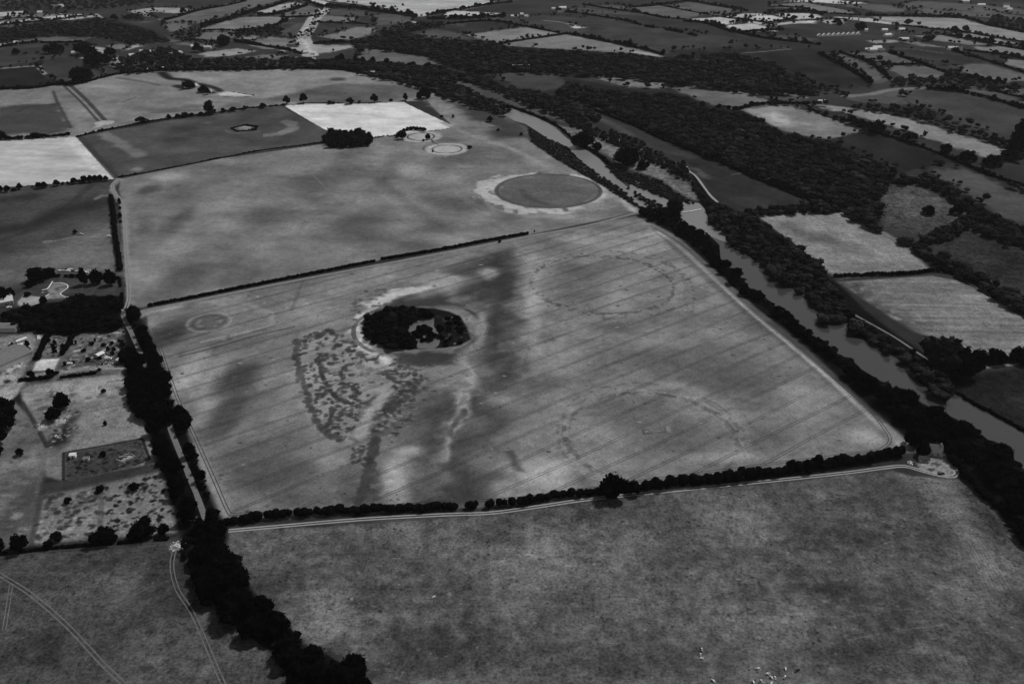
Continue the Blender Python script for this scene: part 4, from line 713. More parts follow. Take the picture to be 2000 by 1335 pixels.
def tree(x, y, z, w, h, kind, label, group=None, name='tree', cat='tree', leaf=None):
    """one tree: an Empty at its foot > crown, trunk (w = spread, h = height in metres)"""
    global NTREE
    if kind == 'bush' and name == 'tree': name = cat = 'bush'
    NTREE += name == 'tree'
    cm, tm = random.choice(PROTO[kind]); spread = {'broad': 1.0, 'tall': .62, 'bush': 1.15}[kind]
    t = thing(name, label, cat, (x, y, z), random.uniform(0, 6.28), group, (w / spread * random.uniform(.92, 1.08), w / spread * random.uniform(.92, 1.08), h))
    c = obj('crown', cm, M_LEAF, t); obj('trunk', tm, M_BARK, t)
    if leaf is not None:
        c.material_slots[0].link = 'OBJECT'; c.material_slots[0].material = leaf
    return t
def ptree(px, py, wpx, hpx, kind, label, group=None, name='tree', cat='tree', leaf=None):
    """a single tree whose foot shows at photo pixel (px, py), wpx wide and hpx tall in the photograph"""
    p = GP([(px, py)])[0]; s = slant(p); k = s / FPX; dep = math.asin((CAM_H - p[2]) / s)
    w = wpx * k * 1.15; h = max(.55 * w, (hpx * k - .25 * w * math.sin(dep)) / math.cos(dep))
    return tree(p[0], p[1], p[2], w, h, kind, label, group, name, cat, leaf)
LANEXY = [smooth_line(GP(q)[:, :2], 8.0) for q in (LANE[10:14], [(327, 840), (358, 900), (384, 965), (402, 1012)])]
def scatter(poly_px, spacing, up, jitter=.35, drop=0.0, lane=0.0):
    """points about spacing metres apart whose crown centres (up metres above ground) show inside the photo polygon"""
    P = GP(poly_px, up); x0, y0 = P[:, 0].min(), P[:, 1].min(); x1, y1 = P[:, 0].max(), P[:, 1].max()
    gx = np.arange(x0, x1 + spacing, spacing); gy = np.arange(y0, y1 + spacing * .87, spacing * .87)
    a, b = np.meshgrid(gx, gy); a = a + (np.arange(len(gy)) % 2)[:, None] * spacing / 2
    a = (a + rng.uniform(-jitter, jitter, a.shape) * spacing).ravel(); b = (b + rng.uniform(-jitter, jitter, b.shape) * spacing).ravel()
    k = inpoly(a, b, P) & (rng.random(len(a)) >= drop)
    if lane: k &= np.minimum(segdist(a, b, LANEXY[0]), segdist(a, b, LANEXY[1])) > lane
    return a[k], b[k]
LOWT = []
for k in range(6):                                              # light crowns for the woods
    C = [((rng.uniform(-.16, .16), rng.uniform(-.16, .16), rng.uniform(.45, .72)), (rng.uniform(.26, .36),) * 2 + (rng.uniform(.22, .32),)) for _ in range(2)] + [((0, 0, .35), (.4, .4, .3))]
    LOWT.append((crown(C, 46, .085), crown(C[:2], 16, .12)))
def forest(name, specs, label, m, far=False, fat=1.0, lane=0.0):
    """a wood that reads as one mass: specs = [(photo polygon, spacing, width, height)]"""
    V = []; F = []; TT = []; b = 0
    for (pp, sp, w, h) in specs:
        xs, ys = scatter(pp, sp, h * .55, lane=lane) if not isinstance(pp, tuple) else pp
        zs = H(xs, ys)
        for x, y, z in zip(xs, ys, zs):
            v, f = LOWT[rng.integers(6)][1 if far else 0]; a = rng.uniform(0, 6.28); c, s = math.cos(a), math.sin(a)
            k = rng.uniform(.6, 1.35); hw = w * k * fat; hh = h * rng.uniform(.65, 1.0) * (.55 + .5 * k)
            V.append(np.column_stack([x + (v[:, 0] * c - v[:, 1] * s) * hw, y + (v[:, 0] * s + v[:, 1] * c) * hw, z + v[:, 2] * hh])); F.append(f + b); b += len(v); TT.append(np.full(len(v), float(np.exp(rng.normal(0, .38))) * (1.5 if rng.random() < .08 else 1)))
    me = fmesh(name, np.vstack(V), np.vstack(F)); at = me.attributes.new('leaf_tone', 'FLOAT', 'POINT'); at.data.foreach_set('value', np.concatenate(TT).astype(np.float32))
    o = obj(name, me, m); print(name, len(V))
    return tag(o, label, name.replace('_', ' '), kind='stuff')
def hedge(label, h, w, pts, m=None, gap=0.0, lump=.5, name='hedge', cat='hedge', group=None, tufts=0.0):
    """one hedge along photo points: a lumpy run of leaf clumps around a dense core"""
    P = GP(pts); c = smooth_line(P[:, :2], max(1.2, w * .45)); z = H(c[:, 0], c[:, 1]); sl_ = slant((c[:, 0].mean(), c[:, 1].mean(), z.mean()))
    leaf = min(max(.28, sl_ / 1750 * .75), h * .3); V = []; F = []; b = 0
    hh = h * (1 - lump / 2 + lump * (vnoise(c[:, 0] / (w * 1.6), c[:, 1] / (w * 1.6)) * .7 + .3 * rng.random(len(c))))
    if tufts: hh = np.where(rng.random(len(c)) < tufts, hh * rng.uniform(1.4, 2.2, len(c)), hh)
    if sl_ > 1250:
        h = h * .75; tufts = max(tufts, .16); lump = max(lump, .8); w = w * .8
        hh = h * (.45 + .75 * vnoise(c[:, 0] / 16, c[:, 1] / 16)) * rng.uniform(.8, 1.2, len(c)); hh = np.where(rng.random(len(c)) < tufts, hh * rng.uniform(1.3, 1.9, len(c)), hh)
    keep = np.ones(len(c), bool)
    if gap: keep = vnoise(c[:, 0] / 9 + 3.3, c[:, 1] / 9) > gap
    d = np.gradient(c, axis=0); d /= np.linalg.norm(d, axis=1)[:, None] + 1e-9; iv, jf = ICO1
    for i in np.flatnonzero(keep):
        o = rng.normal(0, .12 * w, 2); q = np.array([c[i, 0] + o[0], c[i, 1] + o[1], z[i] + hh[i] * .46]); r = np.array([w * .5, w * .5, hh[i] * .54]) * rng.uniform(.8, 1.2)
        if hh[i] > h * 1.05 and sl_ > 1250: r[:2] *= 1.4
        V.append(q + iv * r * .86 * (1 + .3 * (rng.random(len(iv))[:, None] - .5))); F.append(np.column_stack([jf, jf[:, 2]]) + b); b += len(iv)
        n = int(np.clip(3.2 * w * hh[i] / leaf ** 2 * .22, 5, 60)); u_ = unit(n); u_[:, 2] = np.abs(u_[:, 2]) - .25
        v, f = cards(q + u_ * r * rng.uniform(.85, 1.2, n)[:, None], u_, leaf); V.append(v); F.append(f + b); b += len(v)
    if not V: return
    V = np.vstack(V); o0 = V.mean(0); o0[2] = V[:, 2].min()
    return tag(obj(name, fmesh(name, V - o0, np.vstack(F)), m or M_HEDGE, loc=tuple(o0)), label, cat, group)

# ------------------------------------------------------------------ hedges, one by one
ORD = ['first', 'second', 'third', 'fourth', 'fifth', 'sixth', 'seventh', 'eighth', 'ninth', 'tenth', 'eleventh', 'twelfth', 'thirteenth', 'fourteenth', 'fifteenth', 'sixteenth', 'seventeenth', 'eighteenth', 'nineteenth', 'twentieth']
for (lab, h, w, pts, kw) in [
    ('clipped black hedge above the middle farm track, nearer the lane', 3.0, 3.0, [(292, 598), (400, 577), (500, 557), (600, 537), (731, 511)], dict(lump=.25)),
    ('clipped black hedge above the middle farm track, nearer the great ring', 3.0, 3.2, [(747, 507), (850, 490), (950, 471), (1030, 457)], dict(lump=.25)),
    ('thin hedge below the dark field with the square enclosure', 2.4, 2.4, [(232, 347), (330, 329), (430, 309), (520, 293), (628, 279)], {}),
    ('short low hedge joining the rounded copse to the first fenced ring', 2.0, 2.0, [(733, 268), (780, 265)], {}),
    ('long hedge with trees along the foot of the hill field', 3.6, 3.4, [(150, 268), (200, 256), (240, 248), (320, 233), (410, 222), (480, 213), (556, 206)], dict(lump=.8)),
    ('gappy low hedge along the top of the white stubble field', 1.8, 2.2, [(560, 205), (600, 202), (690, 202), (740, 200), (792, 197)], dict(gap=.45)),
    ('tall thick hedge above the white field beside the lane', 9.0, 7.0, [(-30, 274), (0, 272), (60, 270), (135, 264)], dict(lump=.5)),
    ('tall black hedge running along the lane beside the grey paddock', 5.5, 4.5, [(217, 386), (221, 410), (225, 450), (230, 490), (236, 530)], {}),
    ('black hedge of rounded bushes above the lower farm track, by the lane', 5.0, 6.0, [(444, 1022), (520, 1012), (600, 1005), (700, 999), (780, 996), (885, 993)], dict(lump=.7)),
    ('single rounded piece of hedge standing between two gaps', 5.0, 5.0, [(914, 992), (930, 990)], {}), ('short double piece of hedge between two gaps by the lower track', 5.5, 6.0, [(950, 991), (1000, 984)], dict(lump=.6)),
    ('black hedge above the lower farm track, up to the big round tree', 5.0, 6.0, [(1018, 982), (1060, 976), (1120, 969), (1180, 962)], dict(lump=.7)),
    ('ragged tall hedge above the lower farm track, from the big tree to the cottage', 7.5, 7.0, [(1258, 957), (1330, 948), (1400, 940), (1480, 930), (1560, 920), (1640, 909), (1700, 899), (1762, 888)], dict(lump=.8, tufts=.08)),
    ('low dark hedge at the foot of the spotted scrub plot', 1.6, 2.5, [(-20, 1084), (0, 1082), (100, 1071), (230, 1061), (330, 1052)], dict(gap=.3, lump=.8)),
    ('dark hedge over the crest of the hill field', 7.0, 7.0, [(-40, 178), (0, 175), (60, 173), (112, 166), (150, 165), (205, 151), (240, 144), (310, 139)], dict(lump=.8)),
    ('ragged hedge along the flat top of the hill field', 7.0, 7.0, [(310, 138), (400, 137), (500, 136), (570, 134), (667, 137), (720, 146), (800, 162), (860, 184)], dict(lump=.8)),
    ('straight black hedge dropping from the garden wood to the pale yard', 5.0, 5.0, [(96, 655), (86, 676), (74, 702)], {}), ('straight black hedge dropping from the garden wood beside the rough plot', 4.5, 4.0, [(150, 648), (136, 670), (123, 692)], {}),
    ('bushy hedge under the pale sandy yard', 2.5, 4.0, [(38, 744), (60, 742), (95, 738), (110, 730)], dict(lump=.8)), ('scrubby hedge below the yard track', 2.0, 3.0, [(112, 738), (150, 734), (190, 729)], dict(gap=.35, lump=.9)),
    ('dark hedge at the top of the garden lawn', 3.0, 4.0, [(62, 556), (85, 542), (110, 540), (150, 541), (232, 545)], dict(gap=.2, lump=.8)), ('hedge along the garden beside the lane', 2.6, 2.4, [(233, 545), (236, 560), (238, 580), (240, 600)], dict(gap=.3, lump=.8)),
    ('narrow hedge under the road beside the grey field', 4.0, 4.0, [(1150, 212), (1240, 247), (1300, 275), (1400, 315), (1470, 346), (1540, 376), (1600, 402)], dict(lump=.6)),
    ('hedge with round bushes between the two striped meadows', 4.0, 4.0, [(1630, 541), (1700, 538), (1780, 535), (1825, 530), (1872, 537)], dict(lump=.9)),
    ('tall hedge below the long pale field above the river wood', 5.0, 5.0, [(1705, 258), (1770, 277), (1830, 299), (1890, 325), (1940, 345), (2010, 366)], dict(lump=.6)),
    
    ('dark hedge under the pale curved field of the hillside', 8.0, 9.0, [(1400, 210), (1440, 214), (1474, 206), (1530, 202), (1575, 203)], dict(lump=.6)),
    ('bushy hedge under the blotched pale hillside field', 2.4, 3.0, [(1570, 203), (1605, 224), (1660, 241), (1705, 257)], dict(lump=.9, gap=.3)),
    ('thick hedge between the dark upland field and the narrow grey field', 8.0, 7.0, [(1815, 175), (1870, 180), (1930, 193), (2010, 216)], dict(lump=.7)), ('thin hedge beside the small grey field at the frame edge', 5.0, 5.0, [(1935, 176), (1970, 185), (2010, 194)], {}),
    ('dark hedge below the long curving field of the far hill', 8.0, 8.0, [(1600, 106), (1640, 126), (1670, 142), (1700, 162)], dict(lump=.7)), ('hedge between the long curving field and its square neighbour', 7.0, 7.0, [(1640, 103), (1690, 119), (1720, 138), (1738, 156)], dict(lump=.7)),
    ('low even hedge between two grey fields below the white barns', 6.0, 6.0, [(1725, 127), (1755, 127), (1790, 126)], {}), ('hedge with trees sloping past the white barns', 7.0, 7.0, [(1735, 103), (1790, 121), (1815, 131), (1852, 144)], dict(lump=.7)),
    ('hedge of clumped trees below the dark meadow of the far village', 9.0, 9.0, [(1850, 146), (1880, 152), (1915, 158), (1960, 164)], dict(lump=.8)), ('dark hedge above the pale sloping field by the frame edge', 6.0, 6.0, [(1860, 100), (1930, 120), (2010, 146)], {}),
    ('hedge between the pale sloping field and the village meadows', 6.0, 6.0, [(1900, 92), (1850, 95), (1960, 108), (2010, 118)][1:], {}), ('hedge above the long pale strip of the village fields', 6.0, 6.0, [(1840, 68), (1900, 78), (1950, 89), (2010, 100)], dict(lump=.8)),
    ('hedge at the foot of the biggest far pale field', 6.0, 6.0, [(1750, 49), (1830, 58), (1880, 63), (1940, 73), (2010, 84)], {}), ('hedge along the top of the biggest far pale field', 9.0, 8.0, [(1690, 31), (1760, 32), (1880, 36), (1930, 50), (2010, 66)], dict(lump=.7)),
    ('thin hedge crossing the grey upland strips', 6.0, 6.0, [(1500, 13), (1560, 16), (1600, 25), (1680, 30)], {}), ('thick hedge above the cluster of white stubble fields', 11.0, 10.0, [(1500, 23), (1545, 24), (1590, 25), (1605, 30)], dict(lump=.5)),
    ('thin hedge between the upper two white stubble fields', 5.0, 5.0, [(1410, 34), (1470, 41), (1510, 48)], {}), ('thin hedge crossing the middle of the white stubble fields', 5.0, 5.0, [(1500, 44), (1545, 38), (1510, 28), (1500, 27)][:2], {}),
    ('dark hedge at the lower edge of the white stubble fields', 8.0, 8.0, [(1335, 42), (1380, 47), (1420, 60), (1440, 64), (1500, 60), (1530, 60)], dict(lump=.8)), ('hedge falling below the white stubble fields to the hill', 7.0, 7.0, [(1440, 64), (1490, 75), (1550, 82), (1600, 88)], dict(lump=.7)),
    ('hedge crossing the wide dark plain towards the white fields', 8.0, 7.0, [(1105, 24), (1150, 30), (1220, 41), (1260, 52), (1320, 62), (1360, 71)], dict(lump=.9, gap=.25)), ('thin dark hedge on the far side of the two grey squares', 6.0, 6.0, [(1140, 10), (1200, 19), (1250, 26), (1300, 36), (1340, 38)], {}),
    ('thin hedge between the two grey square fields', 4.0, 4.0, [(1290, 11), (1340, 21), (1385, 29)], {}), ('dark hedge above the two grey square fields', 8.0, 8.0, [(1230, 15), (1290, 10), (1345, 3), (1400, 12), (1460, 22)], dict(lump=.8)),
    ('hedge along the upper edge of the long bright wedge field', 9.0, 7.0, [(1105, 66), (1170, 79), (1250, 96), (1296, 108)], dict(lump=.5)), ('hedge between the bright wedge field and the pale diamond field', 6.0, 6.0, [(975, 88), (1000, 82), (1050, 75), (1105, 67)], dict(lump=.6)),
    ('thin dark hedge over the top of the pale diamond field', 5.0, 5.0, [(1000, 48), (1040, 55), (1092, 65)], {}), ('hedge curving over the dark round field', 7.0, 7.0, [(760, 68), (805, 62), (850, 51), (950, 42), (1000, 47)], dict(lump=.7)),
    ('tall row of trees under the largest far white field', 15.0, 11.0, [(636, 15), (660, 15), (700, 18), (740, 24), (780, 28), (815, 34)], dict(lump=.5)), ('dark tree belt between the far white field and its lower strip', 9.0, 9.0, [(835, 31), (880, 22), (900, 19), (960, 9), (1000, 5)], dict(lump=.7)),
    ('dense tree belt below the narrow white strip', 14.0, 12.0, [(836, 38), (870, 38), (900, 38), (940, 35), (985, 34)], dict(lump=.6)), ('hedge beside the pale road cutting, on the dark field', 5.0, 6.0, [(617, 44), (650, 45), (690, 46), (720, 48)], dict(lump=.9)),
    ('dark hedge over the light field beside the cutting', 9.0, 8.0, [(612, 86), (650, 84), (690, 83), (735, 74)], dict(lump=.6)), ('hedge below the square field at the cutting', 8.0, 8.0, [(460, 82), (500, 88), (560, 98), (590, 106)], dict(lump=.7)),
    ('tree belt between the long grey field and the pale rounded field', 12.0, 10.0, [(392, 55), (410, 48), (430, 44), (460, 34), (490, 25), (510, 15)], dict(lump=.9)), ('hedge under the thin pale field on the far hill', 9.0, 8.0, [(505, 31), (530, 30), (560, 24), (600, 12)], dict(lump=.8)),
    ('dark hedge above the thin pale field on the far hill', 9.0, 8.0, [(495, 24), (530, 14), (560, 4), (590, 1), (632, 15)], dict(lump=.6)), ('dark hedge along the foot of the far grey triangle', 7.0, 7.0, [(548, 34), (590, 34), (625, 30)], dict(lump=.9)),
    ('hedge between the far stubble strips and the valley wood', 7.0, 6.0, [(0, 50), (40, 46), (80, 42), (110, 40)], dict(lump=.8)), ('thin hedge dividing the far stubble strips', 4.0, 4.0, [(-20, 42), (30, 36), (65, 35), (90, 41)], {}), ('thin hedge through the brightest far stubble strip', 5.0, 5.0, [(108, 38), (150, 33), (182, 29)], {}),
    ('hedge beside the small bright field by the frame edge', 7.0, 6.0, [(-20, 95), (0, 93), (30, 88), (75, 83)], dict(lump=.8)), ('dark hedge below the smooth grey meadow', 6.0, 5.0, [(80, 84), (115, 84), (160, 83)], {}), ('hedge along the upper side of the long grey slope', 6.0, 6.0, [(320, 41), (350, 33), (390, 21), (440, 12), (480, 3)], dict(lump=.7)),
    ('line of bushes across the pale rounded field', 6.0, 7.0, [(395, 60), (430, 59), (450, 60)], dict(lump=.9)), ('dense belt behind the pale long meadow', 12.0, 10.0, [(465, 66), (500, 60), (530, 54), (560, 42)], dict(lump=.6)), ('hedge edging the meadow by the white country house', 8.0, 8.0, [(770, 101), (830, 108), (880, 121)], dict(lump=.5)),
    ('dark tree line under the meadow by the white country house', 12.0, 11.0, [(640, 121), (690, 124), (740, 127), (800, 132), (860, 134)], dict(lump=.8)), ('bank of bushes along the far side of the river', 4.0, 5.0, [(1000, 210), (1056, 231), (1090, 248), (1130, 282), (1160, 297), (1190, 322)], dict(lump=.8)),
    ('low reeds and scrub on the open bank of the lower river', 2.2, 3.5, [(1872, 770), (1900, 787), (1950, 814), (2010, 848)], dict(lump=.8)), ('straight strip of dark trees beside the cottage lane', 5.0, 7.0, [(1862, 902), (1885, 930), (1912, 960), (1940, 985)], dict(lump=.6)), ('dark hedge in front of the pale lane by the river trees', 6.0, 5.0, [(1880, 712), (1905, 712), (1930, 710), (1965, 706), (2010, 700)], dict(lump=.8)),
    ]:
    hedge(lab, h, w, pts, **kw)
def enclosure():                                               # a square bank hedge in the dark field, stones inside
    t = hedge('square black hedge enclosing a pale stony patch in the dark field', 3.0, 3.2, [q for a, b in zip([(452, 251), (478, 245), (502, 248), (499, 254), (463, 257)], [(478, 245), (502, 248), (499, 254), (463, 257), (452, 251)]) for q in [(a[0] + (b[0] - a[0]) * t, a[1] + (b[1] - a[1]) * t) for t in (0, .12, .5, .88)]] + [(452, 251)], lump=.2)
enclosure()

# ------------------------------------------------------------------ trees one can tell apart
for (px, py, w, h, k, lab) in [
    (410, 223, 22, 26, 'tall', 'tall oak standing highest in the hill field hedge'), (1195, 966, 54, 50, 'broad', 'biggest round black tree on the lower farm track'), (1237, 962, 28, 28, 'broad', 'smaller round tree touching the biggest one on the lower track'),
    (1257, 957, 11, 12, 'tall', 'little round sapling at the gap beside the big hedge tree'), (123, 796, 30, 32, 'broad', 'round black tree in the light paddock by the lane'), (104, 818, 24, 24, 'broad', 'round black tree below the paddock tree, above the pale spoil'),
    (40, 888, 14, 14, 'broad', 'small lone tree in the bare western paddock'), (206, 830, 7, 9, 'tall', 'tiny sapling in the pale lower paddock'), (203, 766, 8, 8, 'bush', 'tiny bush in the light paddock below the yard track'), (147, 456, 8, 8, 'broad', 'single tree in the middle of the grey paddock'),
    (957, 237, 13, 11, 'broad', 'lone tree between the ring track and the river'), (1018, 265, 7, 7, 'broad', 'small lone tree nearest the reedy river edge'), (973, 255, 7, 4, 'bush', 'low bush on the slope track above the river'), (917, 290, 10, 6, 'bush', 'dark bush at the end of the second fenced ring'),
    (836, 273, 10, 13, 'broad', 'tree standing inside the first fenced ring'), (827, 276, 5, 5, 'bush', 'bush on the edge of the first fenced ring'), (845, 297, 4, 4, 'bush', 'tiny bush under the second fenced ring'), (863, 229, 7, 4, 'bush', 'bush on the slanting edge of the white stubble field'), (885, 230, 5, 7, 'tall', 'sapling beyond the edge of the white stubble field'),
    (785, 272, 16, 18, 'broad', 'dark tree at the corner of the first fenced ring'), (976, 473, 7, 6, 'bush', 'bush on the middle track at the dark crop band'), (1044, 453, 4, 4, 'bush', 'tiny bush beyond the end of the middle hedge'),
    (208, 1056, 44, 26, 'bush', 'wide double bush below the spotted scrub plot'), (275, 1046, 48, 30, 'bush', 'widest bush cluster below the dark-spotted scrub'), (320, 1040, 22, 22, 'bush', 'round bush at the corner of the spotted scrub by the lane'), (38, 1072, 28, 30, 'broad', 'dark tree in the corner of the western paddock'), (-2, 1076, 28, 26, 'broad', 'dark tree cut off by the frame edge'),
    (112, 1052, 24, 12, 'bush', 'flat spreading bush above the low dark hedge'), (96, 1068, 22, 14, 'bush', 'ragged bush growing in the low dark hedge'), (262, 955, 18, 14, 'bush', 'bush at the top of the dark-spotted scrub'), (132, 982, 13, 13, 'bush', 'bush in the pale half of the spotted scrub plot'), (197, 958, 18, 8, 'bush', 'flat bush on the top edge of the spotted scrub plot'),
    (202, 890, 12, 11, 'bush', 'dark bush in the fenced dark plot'), (828, 192, 26, 22, 'broad', 'wide spreading pair of crowns above the white stubble field'), (792, 196, 10, 14, 'tall', 'upright tree at the corner of the white stubble field'),
    (1813, 418, 26, 18, 'broad', 'dark tree in the rough clearing'), (1867, 418, 22, 20, 'broad', 'second dark tree in the rough clearing, by its hedge'), (1842, 716, 78, 64, 'broad', 'huge grey-crowned tree at the bend of the towpath'), (1876, 730, 56, 48, 'broad', 'great tree beside the huge one at the lane end'),
    (1912, 708, 34, 28, 'broad', 'round black tree on the lane by the striped meadow'), (1945, 706, 36, 26, 'broad', 'broad black tree on the lane, next to the round one'), (1988, 704, 40, 28, 'broad', 'black tree on the lane at the frame edge'), (1800, 888, 24, 30, 'broad', 'dark tree beside the cottage garden'), (1778, 868, 26, 34, 'broad', 'dark tree at the sharp corner of the crop field'),
    (1712, 257, 34, 18, 'bush', 'widest dark clump in the hillside hedge'), (1680, 248, 20, 15, 'broad', 'dark crown just before the widest hillside clump'), (1662, 242, 20, 17, 'broad', 'two-headed dark crown in the hillside hedge'), (1613, 226, 10, 9, 'broad', 'first small round tree of the hillside hedge'), (1631, 233, 11, 8, 'broad', 'second small round tree of the hillside hedge'), (1646, 238, 11, 7, 'bush', 'low bush between the small trees and the two-headed crown'),
    (1750, 267, 15, 13, 'broad', 'lone round tree on the hillside hedge'), (1776, 275, 26, 14, 'bush', 'dark clump following the lone round hillside tree'), (1847, 298, 26, 17, 'broad', 'dark round tree on the lower hillside hedge'), (1888, 314, 28, 17, 'broad', 'broad tree on the lower hillside hedge'), (1933, 322, 30, 20, 'broad', 'broadest tree on the lower hillside hedge'), (1970, 312, 30, 16, 'broad', 'tree at the tip of the long pale field'),
    (1137, 286, 46, 22, 'bush', 'long willow clump on the river meadow'), (1166, 292, 22, 16, 'bush', 'short willow clump at the end of the long one'), (1222, 322, 56, 32, 'bush', 'largest willow clump on the river meadow'), (1254, 330, 26, 20, 'broad', 'dark willow beside the largest meadow clump'), (1316, 410, 34, 26, 'broad', 'grey round tree by the weir'),
    (386, 102, 19, 17, 'broad', 'dark round tree in the meadow of the valley houses'), (437, 89, 30, 11, 'bush', 'dark clump at the edge of the valley meadow'), (358, 26, 12, 10, 'broad', 'dark tree at the end of the far bright field'), (108, 104, 28, 16, 'bush', 'dark clump at the top of the dark far field'), (32, 107, 13, 11, 'broad', 'tree standing in the darkest far meadow'),
    (157, 160, 40, 28, 'broad', 'large dark trees under the dark far slope'), (224, 40, 14, 11, 'broad', 'dark round tree at the end of the bright far strip'), (27, 30, 8, 6, 'broad', 'lone tree in the far pale strip by the frame edge'), (787, 12, 5, 5, 'broad', 'lone speck of a tree in the largest far white field'), (772, 15, 4, 4, 'broad', 'fainter speck of a tree in the largest far white field'),
    (905, 20, 12, 9, 'broad', 'round tree at the tip of the narrow white strip'), (931, 14, 6, 7, 'tall', 'upright tree on the belt beyond the narrow white strip'), (217, 112, 20, 18, 'broad', 'dark tree in the pale far pasture'), (170, 106, 34, 11, 'bush', 'dark grove at the top of the pale far pasture'), (190, 128, 40, 22, 'bush', 'dark grove running down the pale far pasture'), (406, 184, 10, 13, 'broad', 'dark tree by the long pale pool on the hill'), (371, 172, 22, 7, 'bush', 'dark shrubbery round the hill cottages'), (398, 180, 20, 6, 'bush', 'dark shrubbery round the lower hill cottage'),
    (1550, 39, 13, 8, 'broad', 'dark tree between the white stubble fields'), (1634, 47, 16, 11, 'broad', 'dark round tree below the small white field'), (1584, 37, 10, 8, 'broad', 'tree inside the far white stubble field'), (1773, 49, 14, 11, 'broad', 'dark round tree on the grey field corner by the farm'), (1863, 63, 14, 11, 'broad', 'tree on the edge of the biggest far pale field'), (1885, 63, 10, 12, 'broad', 'tree next to the edge tree of the biggest far pale field'),
    (1812, 80, 16, 10, 'bush', 'tree clump behind the village farmhouse'), (1682, 58, 22, 14, 'bush', 'dark grove beside the row of greenhouses'), (1640, 50, 10, 8, 'bush', 'dark shrub between the white fields and the greenhouses'), (1985, 300, 40, 60, 'broad', 'tall dark grove at the frame edge of the hillside')]:
    big = k == 'broad' and w >= 22
    ptree(px, py, w, h, 'bush' if big else k, lab, name='leafy_tree' if big else 'tree', leaf=M_LEAF2 if 'grey' in lab else None)
def row(pts, label_fmt, group, kinds=('broad',), name='tree'):
    for i, (px, py, w, h) in enumerate(pts): ptree(px, py, w, h, random.choice(kinds), label_fmt % ORD[i], group, name)
row([(207, 353, 9, 10), (197, 353, 11, 12), (187, 354, 11, 12), (177, 356, 13, 14), (166, 357, 14, 14), (156, 358, 8, 8), (145, 359, 13, 12), (133, 361, 6, 7), (123, 361, 7, 6), (111, 363, 12, 12), (87, 367, 12, 12), (77, 368, 12, 12), (64, 367, 4, 5), (39, 370, 10, 12), (27, 373, 9, 6), (15, 375, 11, 13), (2, 375, 11, 12)], '%s tree from the lane in the row below the white field', 'trees in the row below the white field')
row([(276, 240, 18, 11), (330, 232, 9, 9), (347, 230, 10, 8), (361, 229, 13, 10), (375, 227, 10, 7), (393, 225, 10, 7), (436, 219, 9, 8), (455, 217, 13, 9), (478, 214, 7, 8), (513, 211, 13, 10), (560, 203, 13, 16), (593, 201, 15, 19), (644, 203, 10, 5), (652, 203, 7, 5), (684, 203, 15, 13), (702, 202, 6, 6), (731, 200, 15, 17), (764, 198, 8, 4)], '%s tree counted from the lane along the hill field hedge', 'trees in the hill field hedge')
row([(234, 398, 8, 12), (235, 408, 6, 6), (235, 424, 9, 9), (236, 434, 5, 5)], '%s bush from the white field along the lane verge', 'bushes on the lane verge', ('bush',))
row([(165, 556, 17, 34), (190, 554, 22, 30), (217, 557, 20, 32)], '%s black tree from the parked cars on the garden lawn', 'trees on the garden lawn', ('bush',), 'leafy_tree')
row([(73, 548, 34, 26), (95, 540, 22, 18), (58, 560, 16, 14), (8, 590, 26, 30), (22, 582, 16, 20), (-8, 588, 24, 28), (87, 594, 14, 16), (54, 578, 12, 8)], '%s tree from the parked cars around the garden house', 'trees around the garden house')
row([(63, 738, 12, 16), (98, 732, 14, 14), (70, 702, 8, 8), (36, 692, 10, 6), (194, 724, 9, 6), (54, 690, 9, 7)], '%s shrub counted from the round yard island', 'shrubs about the nursery yard', ('bush',))
row([(10, 806, 34, 30), (14, 840, 32, 34), (2, 866, 24, 34), (-14, 840, 34, 40), (24, 812, 20, 18), (-6, 890, 24, 24)], '%s tree from the yard in the dark clump at the frame edge', 'dark clump at the frame edge')
row([(1868, 71, 8, 5), (1875, 74, 8, 8), (1891, 77, 11, 9), (1903, 81, 9, 8), (1911, 82, 8, 9), (1921, 83, 9, 8), (1934, 88, 10, 18), (1954, 88, 10, 5), (1968, 90, 9, 8), (1984, 90, 7, 6), (1994, 95, 9, 12)], '%s tree from the farm along the far village field strip', 'trees along the village field strip')
row([(1940, 107, 10, 8), (1946, 105, 6, 6), (1962, 107, 7, 6), (1976, 111, 10, 7), (1986, 112, 10, 8)], '%s tree in the short row under the village field', 'short tree row under the village field')
row([(1390, 45, 8, 6), (1350, 45, 9, 5), (1380, 46, 8, 8), (1396, 50, 8, 10), (1404, 52, 10, 10), (1412, 56, 9, 9), (1435, 33, 8, 6), (1465, 36, 6, 7), (1440, 45, 8, 8), (1452, 45, 8, 8), (1427, 46, 4, 5), (1491, 41, 6, 6), (1437, 62, 6, 5)], '%s tree among the far white stubble fields, from the dark plain', 'trees among the white stubble fields')
print('named trees', NTREE)

# ------------------------------------------------------------------ belts and groves whose trees cannot be told apart
def grove(poly_px, sp, w, h, label, group, kinds=('broad',), drop=0, leaf=None, lane=0):
    xs, ys = scatter(poly_px, sp, h * .5, drop=drop, lane=lane)
    for x, y in zip(xs, ys):
        k = random.choice(kinds); s = random.uniform(.8, 1.2); tree(x, y, float(H(x, y)), w * s, h * s * random.uniform(.85, 1.1) * (.7 if k == 'bush' else 1), k, label, group, leaf=leaf)
    print(group, len(xs))
BELT_E = [(245, 596), (262, 604), (270, 632), (282, 646), (288, 664), (302, 694), (314, 720), (327, 750), (331, 780), (343, 796), (364, 808), (360, 835), (352, 850), (334, 838), (318, 800), (298, 752), (284, 716), (272, 690), (256, 645)]
BELT_W = [(238, 664), (246, 668), (270, 704), (296, 750), (318, 800), (332, 840), (336, 862), (318, 855), (300, 838), (290, 822), (256, 792), (250, 760), (254, 715), (240, 700)]
